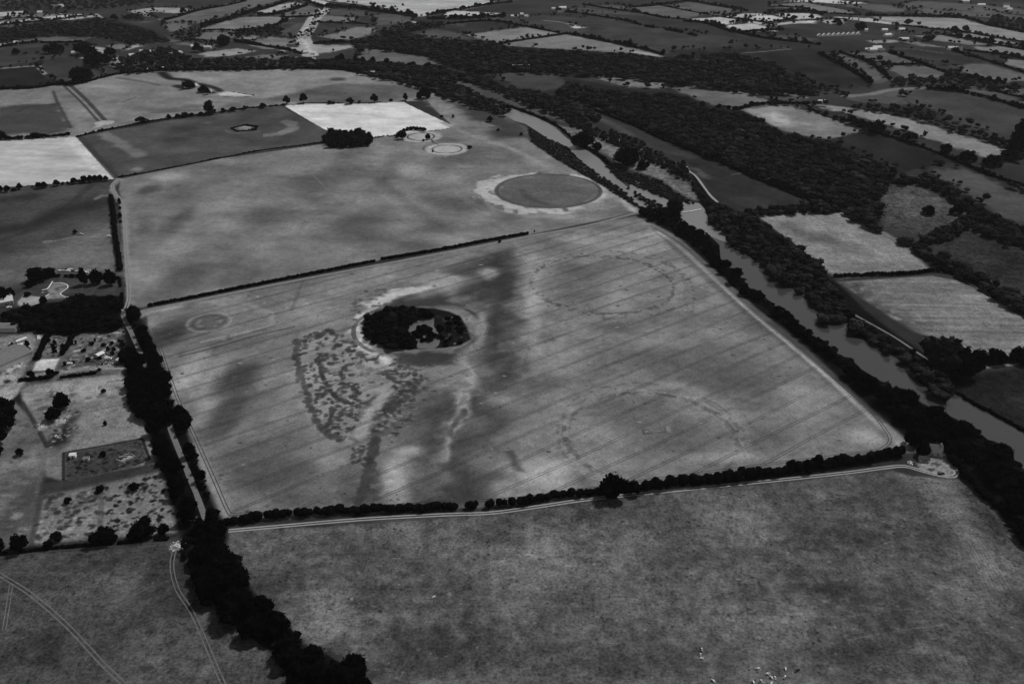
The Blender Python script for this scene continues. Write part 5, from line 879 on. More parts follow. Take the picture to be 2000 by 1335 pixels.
BELT_2 = [(302, 862), (324, 850), (332, 868), (352, 912), (374, 966), (390, 1010), (376, 1022), (350, 985), (336, 945), (316, 910)]
BELT_3 = [(352, 850), (372, 872), (392, 926), (410, 975), (426, 1010), (412, 1018), (392, 975), (366, 905), (346, 858)]
BELT_4 = [(366, 1030), (400, 1022), (436, 1030), (440, 1062), (462, 1094), (474, 1128), (500, 1162), (524, 1182), (530, 1200), (566, 1222), (604, 1266), (655, 1290), (664, 1306), (700, 1298), (720, 1340), (740, 1400), (640, 1400), (590, 1340), (540, 1282), (470, 1216), (408, 1160), (376, 1122), (362, 1080)]
for b, sp, w, ln in ((BELT_E, 7.5, 11, 6.5), (BELT_W, 8, 11.5, 7), (BELT_2, 7, 9, 6.2), (BELT_3, 7, 9, 4.6), (BELT_4, 10.0, 13.5, 0)):
    grove(b, sp, w, 11, 'dark leafy tree in the dense black belt along the sunken lane', 'trees of the belt along the lane', lane=ln)
L1 = [(1246, 398), (1264, 410), (1300, 402), (1322, 418), (1345, 440), (1380, 452), (1400, 480), (1408, 505), (1430, 523), (1452, 543), (1460, 562), (1494, 576), (1498, 594), (1474, 582), (1440, 556), (1400, 516), (1362, 480), (1310, 440), (1262, 420)]
L2 = [(1500, 588), (1528, 602), (1558, 628), (1600, 660), (1638, 684), (1648, 712), (1628, 704), (1590, 676), (1545, 640), (1508, 608)]
L3 = [(1642, 696), (1668, 704), (1698, 728), (1754, 758), (1800, 786), (1850, 806), (1880, 820), (1926, 852), (1966, 892), (2010, 930), (2060, 1000), (2060, 1100), (2000, 1058), (1968, 1010), (1950, 960), (1900, 915), (1880, 890), (1836, 868), (1796, 850), (1760, 816), (1720, 782), (1690, 748), (1662, 724)]
for b, sp, w, h in ((L1, 13, 13, 9), (L2, 9, 8.5, 7), (L3, 18, 19, 12)):
    grove(b, sp, w, h, 'dark tree crowding the river bank beside the crop field', 'trees on the crop field river bank')
RB = [(1376, 408), (1394, 436), (1418, 446), (1428, 468), (1448, 482), (1468, 500), (1498, 516), (1510, 540), (1536, 552), (1562, 566), (1592, 590), (1600, 600), (1604, 628), (1640, 622), (1652, 622), (1662, 645), (1692, 656), (1720, 672), (1770, 700), (1792, 712), (1796, 742), (1816, 752), (1846, 775), (1868, 752), (1850, 724), (1810, 706), (1760, 672), (1700, 636), (1660, 606), (1640, 566), (1612, 534), (1600, 508), (1560, 484), (1520, 452), (1480, 428), (1430, 402), (1412, 400), (1396, 402)]
CO = z5b([(230, 470), (260, 370), (380, 270), (560, 220), (760, 200), (1000, 230), (1190, 240), (1180, 310), (1060, 320), (1000, 370), (870, 400), (840, 500), (900, 620), (950, 760), (850, 780), (620, 760), (420, 700), (270, 600)])
grove(z5b([(920, 450), (1060, 440), (1170, 520), (1190, 600), (1150, 690), (1000, 690), (930, 600)]), 6.5, 7.5, 5.5, 'bush on the round islet of the copse pond', 'bushes on the pond islet', ('bush',))
grove(z5b([(1200, 300), (1400, 290), (1560, 360), (1660, 520), (1690, 640), (1560, 720), (1330, 750), (1290, 640), (1230, 520)]), 6.5, 5.5, 3.2, 'low dark scrub bush on the open side of the copse', 'scrub on the open side of the copse', ('bush',), drop=.3)
GW = [(6, 612), (24, 606), (80, 594), (135, 590), (146, 580), (232, 580), (234, 598), (218, 604), (230, 614), (234, 632), (215, 638), (150, 640), (126, 648), (98, 646), (24, 634), (6, 628)]
for k in range(9): ptree(776 + k * 6.5, [268, 262, 258, 255, 254, 254, 254, 255, 256][k], 9, 8, 'bush', 'bush in the dark arc along the first fenced ring', 'bushes along the first fenced ring')
print('trees', NTREE)

# ------------------------------------------------------------------ woods that read as one mass
forest('hillside_forest', [([(1112, 162), (1180, 176), (1250, 180), (1330, 188), (1400, 214), (1450, 220), (1540, 266), (1620, 276), (1690, 306), (1750, 330), (1735, 352), (1712, 392), (1728, 410), (1700, 432), (1650, 408), (1600, 382), (1440, 322), (1320, 270), (1240, 236), (1150, 198), (1090, 178)], 10, 12.5, 12),
                           ([(1610, 398), (1650, 418), (1700, 440), (1750, 458), (1800, 470), (1830, 490), (1880, 520), (1960, 556), (2060, 590), (2060, 640), (1960, 584), (1890, 545), (1800, 492), (1720, 446)], 9, 10, 9),
                           ([(1738, 350), (1800, 336), (1842, 350), (1890, 386), (1920, 402), (1960, 426), (2030, 446), (2030, 482), (1960, 472), (1930, 452), (1900, 442), (1850, 462), (1800, 474), (1806, 458), (1868, 432), (1892, 408), (1850, 378), (1800, 354)], 9, 10, 10), ([(1455, 409), (1480, 400), (1500, 405), (1560, 396), (1600, 388), (1645, 408), (1600, 410), (1540, 412), (1480, 415)], 8, 9, 8)],
       'dense dark forest covering the slope above the canal road', M_WOOD, fat=1.45)
forest('valley_forest', [([(690, 78), (780, 66), (840, 76), (960, 80), (985, 92), (1060, 97), (1120, 99), (1230, 107), (1290, 113), (1420, 102), (1500, 120), (1560, 150), (1600, 180), (1500, 178), (1330, 162), (1240, 151), (1140, 145), (1040, 138), (980, 136), (940, 140), (880, 128), (830, 106), (770, 98), (730, 92), (700, 96)], 13, 15, 11),
                         ([(540, 112), (700, 118), (870, 132), (900, 142), (960, 150), (980, 168), (1060, 180), (1100, 190), (1150, 208), (1180, 235), (1120, 232), (1060, 215), (980, 180), (900, 152), (860, 146), (780, 140), (700, 132), (600, 124)], 10, 12, 9), ([(690, 140), (760, 146), (860, 150), (900, 165), (960, 195), (1000, 205), (985, 225), (960, 214), (920, 205), (880, 192), (850, 178), (780, 158)], 9, 11, 9)],
       'dark broadleaf woods filling the river valley below the bright fields', M_WOOD, far=True, fat=1.35)
forest('distant_woods', [([(0, 57), (90, 44), (160, 41), (190, 35), (210, 40), (250, 47), (300, 62), (330, 78), (250, 82), (200, 72), (140, 70), (90, 68), (0, 78)], 14, 15, 9), ([(225, 130), (250, 108), (290, 96), (330, 90), (350, 104), (400, 114), (480, 112), (560, 118), (600, 122), (590, 132), (400, 134), (310, 135), (250, 140)], 12, 13, 10), ([(340, 60), (380, 52), (400, 60), (380, 75), (460, 82), (420, 84), (350, 78)], 14, 13, 8),
                         ([(440, 68), (480, 56), (545, 46), (555, 66), (500, 68)], 13, 13, 9), ([(1745, 150), (1830, 152), (1860, 132), (1900, 155), (1960, 164), (2000, 168), (1990, 176), (1880, 166), (1820, 160), (1740, 164)], 13, 14, 10), ([(1590, 196), (1660, 206), (1710, 206), (1800, 205), (1830, 222), (1900, 250), (1960, 268), (2010, 282), (2010, 310), (1985, 296), (1920, 270), (1840, 240), (1760, 222), (1640, 205)], 12, 14, 10),
                         ([(735, 60), (770, 50), (800, 44), (860, 40), (870, 50), (800, 62), (750, 72)], 13, 13, 9), ([(235, 30), (270, 28), (285, 36), (250, 38)], 12, 12, 9), ([(0, -8), (300, -8), (300, 6), (180, 18), (0, 16)], 26, 18, 9), ([(1930, 44), (2030, 60), (2030, 40), (1940, 30)], 16, 16, 9), ([(1330, 150), (1500, 118), (1560, 140), (1650, 178), (1560, 182), (1440, 178)], 17, 14, 9)],
       'far dark woods scattered over the hills beyond the river', M_WOOD, far=True)
forest('riverside_scrub', [([(1032, 248), (1073, 271), (1104, 282), (1125, 306), (1160, 332), (1195, 356), (1226, 375), (1246, 400), (1213, 384), (1169, 356), (1125, 332), (1082, 306), (1038, 275)], 4.5, 5.5, 2.2), ([(1182, 323), (1215, 329), (1250, 346), (1300, 369), (1345, 389), (1320, 394), (1280, 378), (1240, 362), (1205, 348)], 5, 6, 2.6), ([(1085, 212), (1120, 226), (1180, 256), (1250, 291), (1310, 319), (1342, 332), (1350, 350), (1335, 350), (1300, 328), (1240, 299), (1170, 267), (1110, 240)], 7, 8, 6), ([(1322, 312), (1343, 322), (1346, 344), (1330, 340)], 6, 8, 7), ([(1350, 350), (1366, 368), (1390, 397), (1374, 396), (1356, 372)], 6, 7, 5), ([(1236, 335), (1290, 352), (1338, 386), (1366, 398), (1320, 394), (1262, 368)], 5.5, 6.5, 2.6), ([(1226, 366), (1250, 378), (1296, 400), (1300, 412), (1262, 402)], 6, 7, 3), ([(1180, 250), (1230, 262), (1300, 300), (1335, 325), (1300, 318), (1240, 288)], 9, 9, 5)],
       'dark waterside scrub along the bright upper reach of the river', M_WOOD)

forest('riverbank_wood', [(RB, 8.5, 11, 9)], 'grey-black broadleaf wood along the far river bank and towpath', M_BANK, fat=1.25)
forest('copse_trees', [(CO, 6.5, 8.5, 6.5)], 'black closed canopy of the oval copse around the pond', M_BELT, fat=1.25)
forest('garden_wood', [(GW, 7, 9, 9)], 'solid black wood below the garden drive', M_BELT, fat=1.3)
forest('rounded_copse', [([(636, 274), (638, 264), (648, 257), (668, 254), (700, 254), (722, 259), (730, 270), (722, 277), (700, 279), (650, 281)], 8, 11, 12)], 'black domed copse at the corner of the white stubble field', M_BELT, fat=1.3)
forest('undergrowth', [(q, 4.5, 6, 4) for q in (BELT_E, BELT_W, BELT_2, BELT_3, BELT_4, L1, L2)] + [(L3, 6, 8, 5), ([(2010, 935), (2120, 1022), (2400, 1250), (2650, 1450), (2500, 1480), (2060, 1100)], 8, 11, 10)], 'dark undergrowth filling the tree belts under the crowns', M_BELT, far=True, fat=1.2, lane=4.2)

def hedgerow_trees():
    xs, ys = [], []
    for v, pts in FARF:
        c = GP(pts)[:, :2]; c = np.vstack([c, c[:1]])
        for a, b in zip(c[:-1], c[1:]):
            L = np.linalg.norm(b - a); n = int(L / 9)
            if n < 2 or L > 900: continue
            q = a + (b - a) * rng.random((n, 1)) + rng.normal(0, 3.0, (n, 2))
            k = (fbm(q[:, 0], q[:, 1], 60, 3, 71) > .47) & (rng.random(n) < .7); xs.append(q[k, 0]); ys.append(q[k, 1])
    xs, ys = np.concatenate(xs), np.concatenate(ys); k = rng.random(len(xs)) < .8
    forest('hedgerow_trees', [((xs[k], ys[k]), 0, 8.5, 7.0), ((xs[~k], ys[~k]), 0, 13, 11)], 'small dark trees scattered along the field edges of the far country', M_WOOD, far=True)
hedgerow_trees()
for i in range(34):
    px, py = random.choice([(random.uniform(170, 244), random.uniform(664, 712)), (random.uniform(94, 120), random.uniform(664, 696)), (random.uniform(120, 190), random.uniform(660, 716)), (random.uniform(20, 60), random.uniform(668, 700))])
    ptree(px, py, random.uniform(5, 10), random.uniform(4, 9), 'bush', 'small dark shrub in the cluttered nursery plots', 'shrubs in the nursery plots')


# ------------------------------------------------------------------ buildings
M_WALLW = noisy('whitewashed_wall', .74, .06, .6); M_ROOFW = noisy('white_sheet_roof', .68, .06, .3); M_ROOFG = noisy('grey_slate', .16, .2, .8); M_ROOFD = noisy('dark_slate', .07, .25, .9); M_WALLG = noisy('rendered_wall', .45, .1, .6)
M_GLASS = mat('window_glass', .03, .15, .5); M_DOOR = noisy('painted_door', .12, .1, 2.0); M_CONC = noisy('concrete', .4, .2, .5)
WALLS = {'w': M_WALLW, 'g': M_WALLG}; ROOFS = {'w': M_ROOFW, 'g': M_ROOFG, 'd': M_ROOFD}
def building(px, py, L, D, h, rz, wall, roof, label, cat='house', pitch=.45, detail=False, chim=1, name=None, group=None):
    """gabled building, L along its ridge, D deep, h to the eaves, foot of its near side at the photo pixel"""
    p = GP([(px, py)])[0]
    if slant(p) > 1500: L, D, h = L * .8, D * .8, h * .8
    t = thing(name or cat.replace(' ', '_'), label, cat, (p[0], p[1] + D * .4, p[2]), math.radians(rz), group)
    a, b = L / 2, D / 2; r = h + b * 2 * pitch; m = MB()
    m.add([(-a, -b, -1), (a, -b, -1), (a, b, -1), (-a, b, -1), (-a, -b, h), (a, -b, h), (a, b, h), (-a, b, h), (-a, 0, r - .12), (a, 0, r - .12)],
          [(0, 1, 5, 4), (2, 3, 7, 6), (1, 2, 6, 9, 5), (3, 0, 4, 8, 7), (4, 5, 9, 8), (6, 7, 8, 9)]); obj('wall', m.mesh('wall'), WALLS[wall], t)
    o, th = .35, .16; m = MB(); k = (r - h) / b; e = h - k * o
    m.add([(-a - o, -b - o, e), (a + o, -b - o, e), (a + o, 0, r), (-a - o, 0, r), (a + o, b + o, e), (-a - o, b + o, e),
           (-a - o, -b - o, e + th), (a + o, -b - o, e + th), (a + o, 0, r + th), (-a - o, 0, r + th), (a + o, b + o, e + th), (-a - o, b + o, e + th)],
          [(0, 3, 2, 1), (3, 5, 4, 2), (6, 7, 8, 9), (9, 8, 10, 11), (0, 1, 7, 6), (4, 5, 11, 10), (1, 2, 8, 7), (2, 4, 10, 8), (3, 0, 6, 9), (5, 3, 9, 11)])
    ro = obj('roof', m.mesh('roof'), ROOFS[roof], t)
    for i in range(chim):
        s = -1 if i else 1; obj('chimney', MB().box(s * (a - 1) - .4, s * (a - 1) + .4, -.35, .35, r - .4, r + 1.1).mesh('chimney'), M_WALLG, ro)
    if detail:
        obj('door', MB().box(-.5, .5, -b - .06, -b + .05, 0, 2.05).mesh('door'), M_DOOR, t)
        for x in np.arange(-a + 1.6, a - 1, 2.6):
            if abs(x) > 1: w = obj('window', MB().box(x - .5, x + .5, -b - .05, -b + .05, .9, 2.1).mesh('window'), M_GLASS, t)
    return t
for a in [(713, 106, 16, 10, 8, 12, 'w', 'g', 'tall white country house in the meadow beyond the river wood', 'house', .4, False, 2), (724, 106, 9, 6, 3.5, 20, 'w', 'g', 'low white wing beside the tall country house', 'outbuilding', .4, False, 0),
          (808, 49, 15, 9, 5, -8, 'w', 'w', 'white farmhouse among trees below the largest far white field', 'house'), (984, 133, 14, 9, 4, 10, 'w', 'w', 'small white shed of the farm in the valley forest', 'farm shed', .3, False, 0), (1012, 134, 26, 12, 4.5, 6, 'w', 'w', 'longest white shed of the farm in the valley forest', 'farm shed', .3, False, 0),
          (1033, 133, 14, 10, 4, -14, 'w', 'w', 'white shed half behind the round tree of the forest farm', 'farm shed', .3, False, 0), (1005, 34, 22, 10, 4, 5, 'w', 'w', 'pale long shed at the edge of the dark plain', 'farm shed', .3, False, 0), (1019, 31, 10, 8, 5, 12, 'w', 'w', 'bright white cottage above the sheds of the dark plain', 'house'), (1028, 34, 11, 8, 4, -10, 'w', 'w', 'bright white cottage at the track of the dark plain', 'house'),
          (1081, 20, 12, 8, 5, 0, 'w', 'w', 'small white farmhouse far up on the plain', 'house'), (1099, 19, 24, 13, 6, 8, 'w', 'w', 'pale barn standing beside the small farmhouse on the plain', 'barn', .3, False, 0), (1094, 26, 14, 9, 4, 8, 'g', 'g', 'grey shed below the pale barn on the plain', 'farm shed', .3, False, 0),
          (1705, 101, 20, 12, 5, 14, 'w', 'w', 'white barn with a rounded look, lower of the hilltop pair', 'barn', .35, False, 0), (1713, 98, 24, 12, 5.5, 14, 'w', 'w', 'longer white barn, upper of the hilltop pair', 'barn', .35, False, 0), (1724, 101, 10, 8, 4, 10, 'g', 'g', 'small grey outbuilding beside the hilltop barns', 'outbuilding', .35, False, 0), (1693, 99, 9, 7, 3.5, 10, 'g', 'w', 'little shed apart from the hilltop barns', 'outbuilding', .35, False, 0),
          (1728, 62, 16, 10, 5, 5, 'w', 'w', 'pale shed of the farm beside the greenhouse row', 'farm shed', .3, False, 0), (1734, 72, 20, 11, 5, 20, 'w', 'w', 'bright white barn of the farm beside the greenhouse row', 'barn', .3, False, 0), (1742, 70, 12, 8, 6, -20, 'w', 'g', 'white gabled house of the farm beside the greenhouse row', 'house'), (1761, 62, 18, 10, 6, 10, 'g', 'w', 'large farmhouse under trees by the far pale field', 'house', .4, False, 2), (1766, 79, 24, 10, 4, 0, 'w', 'w', 'long pale shed in the trees below the far farmhouse', 'farm shed', .3, False, 0), (1692, 62, 8, 7, 5, 0, 'w', 'w', 'small white cottage in the grove at the greenhouses', 'house'),
          (1857, 98, 14, 9, 5, 5, 'w', 'w', 'white house at the dark slope, first of the roadside three', 'house'), (1866, 98, 16, 10, 4, 5, 'w', 'w', 'low white house, middle of the roadside three', 'house'), (1875, 99, 12, 9, 5, 5, 'w', 'g', 'grey-roofed house, last of the roadside three', 'house'), (1886, 6, 26, 14, 7, 0, 'w', 'w', 'lone bright barn high on the far plain', 'barn', .3, False, 0), (1917, 13, 26, 12, 6, 0, 'w', 'w', 'pale long barn of the far village', 'barn', .3, False, 0), (1945, 20, 18, 10, 6, 0, 'w', 'g', 'white house at the near end of the far village', 'house'), (1959, 22, 18, 10, 6, 8, 'w', 'g', 'grey-roofed house in the middle of the far village', 'house'), (1966, 18, 20, 10, 6, -8, 'w', 'w', 'white-roofed house on the upper street of the far village', 'house'), (1972, 22, 16, 10, 6, 0, 'w', 'w', 'white-roofed house at the trees of the far village', 'house'), (1966, 13, 18, 10, 6, 0, 'w', 'g', 'topmost house of the far village', 'house'),
          (108, 16, 26, 12, 6, 0, 'w', 'g', 'long pale house on the far wooded plain', 'house'), (118, 15, 18, 10, 6, 0, 'w', 'w', 'white house beside the long pale one on the far plain', 'house'), (78, 28, 16, 10, 6, 0, 'w', 'w', 'white cottage above the far stubble strips', 'house'), (31, 87, 12, 9, 5, 0, 'w', 'w', 'white cottage at the bright field by the frame edge', 'house'), (143, 106, 9, 7, 4, 20, 'w', 'w', 'white cottage beside the dark groves of the far pasture', 'house'), (257, 112, 12, 8, 5, 20, 'w', 'w', 'white house deep in the valley trees', 'house'), (276, 103, 9, 7, 4, 0, 'w', 'w', 'tiny white cottage between the valley trees', 'house'), (296, 104, 10, 8, 4, 30, 'w', 'w', 'tiny white house at the head of the valley trees', 'house'),
          (332, 110, 11, 8, 4, 0, 'w', 'w', 'bright cottage at the foot of the valley meadow', 'house'), (349, 105, 18, 9, 4, -15, 'g', 'w', 'pale sheds of the valley farm by the meadow track', 'farm shed', .3, False, 0), (376, 94, 10, 7, 5, 30, 'w', 'w', 'white cottage beside the dark round meadow tree', 'house'), (402, 95, 9, 7, 4, 0, 'w', 'w', 'small white cottage beyond the round meadow tree', 'house'), (409, 95, 8, 7, 4, 0, 'w', 'w', 'last small white cottage in the valley meadow', 'house'), (245, 133, 14, 8, 4, 10, 'w', 'g', 'white cottage at the river bend under the hill', 'house'), (283, 136, 10, 7, 4, 0, 'w', 'w', 'white cottage on the lane behind the hill crest', 'house'), (318, 137, 20, 7, 4, 0, 'w', 'w', 'long white cottage peeping over the hill crest', 'house'),
          (599, 105, 16, 9, 5, 0, 'w', 'w', 'pale site building at the foot of the road cutting', 'site hut', .3, False, 0), (611, 107, 12, 8, 5, 0, 'w', 'w', 'white site hut beside the road cutting', 'site hut', .3, False, 0), (576, 118, 12, 7, 4, 0, 'w', 'w', 'white cottage in the woods below the road cutting', 'house'), (612, 119, 10, 7, 4, 0, 'w', 'w', 'white cottage next to the river woods crossing', 'house'), (728, 145, 9, 6, 4, 0, 'w', 'w', 'white cottage at the end of the hill field', 'house'), (768, 101, 9, 7, 4, 0, 'w', 'w', 'white lodge on the edge of the country house meadow', 'house'),
          (363, 172, 9, 6, 4, 12, 'w', 'g', 'white cottage at the bushes on the hill', 'house', .45, False, 1), (374, 172, 9, 6, 4, 0, 'g', 'w', 'pale cottage beside the white one on the hill', 'house', .45, False, 1), (409, 180, 9, 6, 3.5, 0, 'w', 'w', 'white cottage below the dark tree on the hill', 'house', .45, False, 1), (1605, 202, 14, 8, 4, 0, 'w', 'w', 'white shed at the top of the hillside hedge', 'farm shed', .3, False, 0),
          (10, 596, 11, 8, 4, 30, 'g', 'w', 'garden house with a pale gable at the frame edge', 'house', .45, True, 1), (1822, 889, 12, 8, 3.4, -12, 'g', 'g', 'grey-roofed cottage at the end of the chalky track', 'house', .45, True, 2), (1806, 902, 6, 4, 2.3, -12, 'g', 'd', 'low shed in front of the grey-roofed cottage', 'outbuilding', .35, True, 0), (2, 716, 30, 24, 5, 58, 'g', 'g', 'big grey-roofed shed cut by the frame edge at the yard', 'barn', .1, False, 0), (142, 894, 3.6, 3.0, 2.2, 8, 'w', 'w', 'small white-roofed shed in the fenced dark plot', 'shed', .2, True, 0), (168, 900, 3.4, 2.8, 1.8, 8, 'g', 'g', 'grey hut beside the white-roofed shed', 'hut', .2, True, 0), (194, 698, 6, 4.4, 2.6, 60, 'g', 'w', 'pale-roofed shed in the cluttered plot by the lane', 'shed', .2, True, 0), (36, 680, 6, 4, 2.4, 25, 'w', 'w', 'white-roofed shed in the nursery yard', 'shed', .25, True, 0), (41, 668, 8, 2.4, 2.2, 52, 'w', 'w', 'long narrow white shed of the nursery yard', 'shed', .25, False, 0), (10, 648, 20, 10, 4, 0, 'g', 'g', 'grey flat-looking roof at the frame edge under the garden wood', 'barn', .12, False, 0)]:
    building(*a)
for i in range(9): building(1601 + i * 9.6, 72 - i * .42, 8, 11, 3.2, 90, 'w', 'w', '%s white greenhouse from the pale end of the greenhouse row' % ORD[i], 'greenhouse', .4, False, 0, group='greenhouses in the far row')
for i, (a, b) in enumerate([((73, 657), (91, 655)), ((73, 660), (90, 658)), ((73, 663), (80, 662))]):    # tunnels of the nursery
    P = GP([a, b]); q = MB(); d = P[1] - P[0]; L = float(np.linalg.norm(d)); n = 9
    v = [(s * L, 1.1 * math.cos(math.pi * k / n), 1.3 * math.sin(math.pi * k / n)) for s in (0, 1) for k in range(n + 1)]
    q.add(v, [(k, k + 1, n + 2 + k, n + 1 + k) for k in range(n)]); t = thing('polytunnel', ['upper white polytunnel behind the nursery hedge', 'middle white polytunnel behind the nursery hedge', 'short lower polytunnel behind the nursery hedge'][i], 'polytunnel', tuple(P[0]), math.atan2(d[1], d[0]))
    obj('cover', q.mesh('cover'), M_ROOFW, t); e = MB(); e.add([v[k] for k in range(n + 1)], [tuple(range(n + 1))]); e.add([(L, y, z) for (_, y, z) in v[:n + 1]], [tuple(range(n + 1))]); obj('end_panel', e.mesh('end_panel'), M_WALLG, t)

# ------------------------------------------------------------------ vehicles, fences and small things
M_PAINTW = mat('white_car_paint', .8, .3, .5); M_PAINTS = mat('silver_car_paint', .5, .3, .5); M_PAINTD = mat('dark_car_paint', .04, .3, .5); M_TYRE = mat('tyre_rubber', .02, .9)
def wheelmesh():
    m = MB(); n = 14; v = [(.31 * math.cos(2 * math.pi * k / n), s * .1, .31 * math.sin(2 * math.pi * k / n)) for s in (-1, 1) for k in range(n)]
    m.add(v, [(k, (k + 1) % n, n + (k + 1) % n, n + k) for k in range(n)] + [tuple(range(n)), tuple(range(n, 2 * n))[::-1]]); return m.mesh('wheel')
WHEEL = wheelmesh(); WHEEL.materials.append(M_TYRE)
def car(px, py, rz, paint, label, van=False):
    p = GP([(px, py)])[0]; t = thing('parked_van' if van else 'parked_car', label, 'van' if van else 'car', tuple(p), math.radians(rz), 'vehicles parked by the paddock hedge' if py < 540 else None)
    h = 2.1 if van else 1.45; prof = [(-2.15, .32), (2.15, .32), (2.2, .75), (1.35, .9), (.7, h), (-1.5, h), (-2.1, .95)] if not van else [(-2.4, .35), (2.4, .35), (2.45, 1.0), (1.9, 1.25), (1.4, h), (-2.4, h), (-2.45, .9)]
    m = MB(); n = len(prof); m.add([(x, -.86 + (.12 if z > 1 else 0), z) for x, z in prof] + [(x, .86 - (.12 if z > 1 else 0), z) for x, z in prof], [tuple(range(n)), tuple(range(n, 2 * n))[::-1]] + [(i, n + i, n + (i + 1) % n, (i + 1) % n) for i in range(n)]); obj('body', m.mesh('body'), paint, t)
    g = MB()
    for s in (-1, 1): g.add([(-1.2, s * .80, 1.0), (.75, s * .80, 1.0), (.5, s * .765, h - .1), (-1.1, s * .765, h - .1)], [(0, 1, 2, 3)])
    x0, z0, x1, z1 = (prof[3][0] - .1, prof[3][1] + .08, prof[4][0] + .05, prof[4][1] - .1)
    g.add([(x0 + .06, -.7, z0 + .02), (x0 + .06, .7, z0 + .02), (x1 + .06, .62, z1 + .02), (x1 + .06, -.62, z1 + .02)], [(0, 1, 2, 3)]); obj('window_glass', g.mesh('window_glass'), M_GLASS, t)
    for x in (-1.35, 1.35):
        for y in (-.78, .78): w = obj('wheel', WHEEL, None, t); w.location = (x, y, .31)
    return t
for a in [(125, 530, 10, M_PAINTS, 'silver car parked alone under the paddock hedge'), (133, 530, 5, M_PAINTW, 'white car parked in front of another by the dark clump'), (137, 527, 40, M_PAINTW, 'white car parked askew behind the others by the paddock hedge'), (163, 532, 12, M_PAINTW, 'white van beside the lawn trees', True), (169, 533, 6, M_PAINTW, 'white car parked beside the white van'), (173, 530, 20, M_PAINTS, 'silver car parked behind the white van'), (118, 530, 8, M_PAINTW, 'white car at the lane-away end of the paddock hedge row'), (129, 527, 15, M_PAINTD, 'dark car parked behind the silver one under the paddock hedge'), (144, 530, 8, M_PAINTD, 'dark car parked alone between the clump and the van'), (151, 531, 30, M_PAINTS, 'silver car parked askew before the white van'), (212, 702, 10, M_PAINTW, 'white van parked in the cluttered plot by the lane', True), (231, 703, 70, M_PAINTW, 'white car at the lane edge of the cluttered plot'), (18, 601, 30, M_PAINTW, 'white car on the drive of the garden house'), (136, 711, 20, M_PAINTW, 'white car in the bushes beside the pale sandy yard'), (1838, 925, 5, M_PAINTD, 'dark car at the turning place before the cottage'), (214, 463, 5, M_PAINTW, 'white van by the lane hedge in the grey paddock', True), (159, 458, 0, M_PAINTS, 'pale car in the middle of the grey paddock')]: car(*a)
M_POST = noisy('weathered_timber', alb(60), .3, 3.0)
def fence(label, pts, gap=3.5, h=1.1, m=None, rails=2):
    c = smooth_line(GP(pts)[:, :2], gap) if len(pts) > 2 else GP(pts)[:, :2]
    if len(pts) == 2: n = max(2, int(np.linalg.norm(c[1] - c[0]) / gap)); c = c[0] + (c[1] - c[0]) * np.linspace(0, 1, n)[:, None]
    z = H(c[:, 0], c[:, 1]); o = np.array([c[0, 0], c[0, 1], z[0]]); t = thing('fence', label, 'fence', tuple(o)); R_ = MB(); q = np.column_stack([c, z]) - o
    step = max(1, math.ceil(len(q) / 60))
    for i, p in enumerate(q):
        if i % step == 0: obj('post', MB().box(p[0] - .07, p[0] + .07, p[1] - .07, p[1] + .07, p[2] - .2, p[2] + h).mesh('post'), m or M_POST, t)
    for k in range(rails): R_.tube([(p[0], p[1], p[2] + h * (.45 + .45 * k)) for p in q], [.05] * len(q), 4)
    obj('rail', R_.mesh('rail'), m or M_POST, t); return t
fence('long dark fence along the near side of the middle farm track', [(285, 608), (400, 589), (550, 558), (746, 520), (900, 492), (1035, 465), (1150, 443), (1238, 420)], 5.0, 1.2)
fence('post fence along the top of the fenced dark plot', [(124, 884), (200, 871), (278, 856)]); fence('post fence on the lane side of the fenced dark plot', [(278, 856), (284, 875), (292, 896)]); fence('post fence at the shed end of the fenced dark plot', [(124, 886), (123, 920), (126, 938)])
fence('fence dropping through the bare western paddock', [(45, 786), (58, 810), (74, 840), (92, 872)]); fence('fence between the lower western pasture and the scrub plot', [(0, 1090), (100, 1078), (200, 1070), (330, 1059)], 4.0, 1.2, noisy('pale_posts', alb(120), .3, 2.0)); fence('pale fence beside the yard track', [(184, 727), (205, 724), (236, 722)], 2.5, 1.1, M_WHITE)
fence('fence between the light paddock and the lower paddock', [(168, 806), (210, 797), (250, 789)]); fence('fence beside the cottage path', [(1840, 884), (1862, 906), (1890, 934), (1918, 966), (1958, 1016)], 4)
fence('low fence by the gap in the lower hedge', [(888, 994), (912, 992)], 2.2); fence('low fence at the gap beside the double hedge piece', [(1001, 984), (1016, 982)], 2.2)
M_STONE = noisy('pale_rubble', alb(185), .3, .8); M_LOG = noisy('bleached_timber', alb(190), .25, 1.5)
def heap(px, py, w, n, label, name='rubble_heap', cat='rubble', logs=False, m=None, s=1.0):
    """one loose heap: stones or felled poles lying on and against each other"""
    p = GP([(px, py)])[0]; k = slant(p) / FPX; b = MB()
    for _ in range(n):
        x, y = random.gauss(0, w * k * .28), random.gauss(0, w * k * .28)
        if logs:
            a = random.uniform(-.7, .7); l = random.uniform(.6, 1.5) * s; z = random.uniform(.08, .3); b.tube([(x - l * math.cos(a), y - l * math.sin(a), z), (x + l * math.cos(a), y + l * math.sin(a), z + random.uniform(0, .35))], [.13 * s, .09 * s], 6)
        else:
            r = random.uniform(.2, .55) * s; iv, jf = ICO1; b.add((iv * np.array([r * 1.2, r, r * .7]) * (1 + .35 * (rng.random((len(iv), 1)) - .5)) + np.array([x, y, r * .35])).tolist(), jf.tolist())
    o = obj(name, b.mesh(name), m or (M_LOG if logs else M_STONE), None, tuple(p)); return tag(o, label, cat)
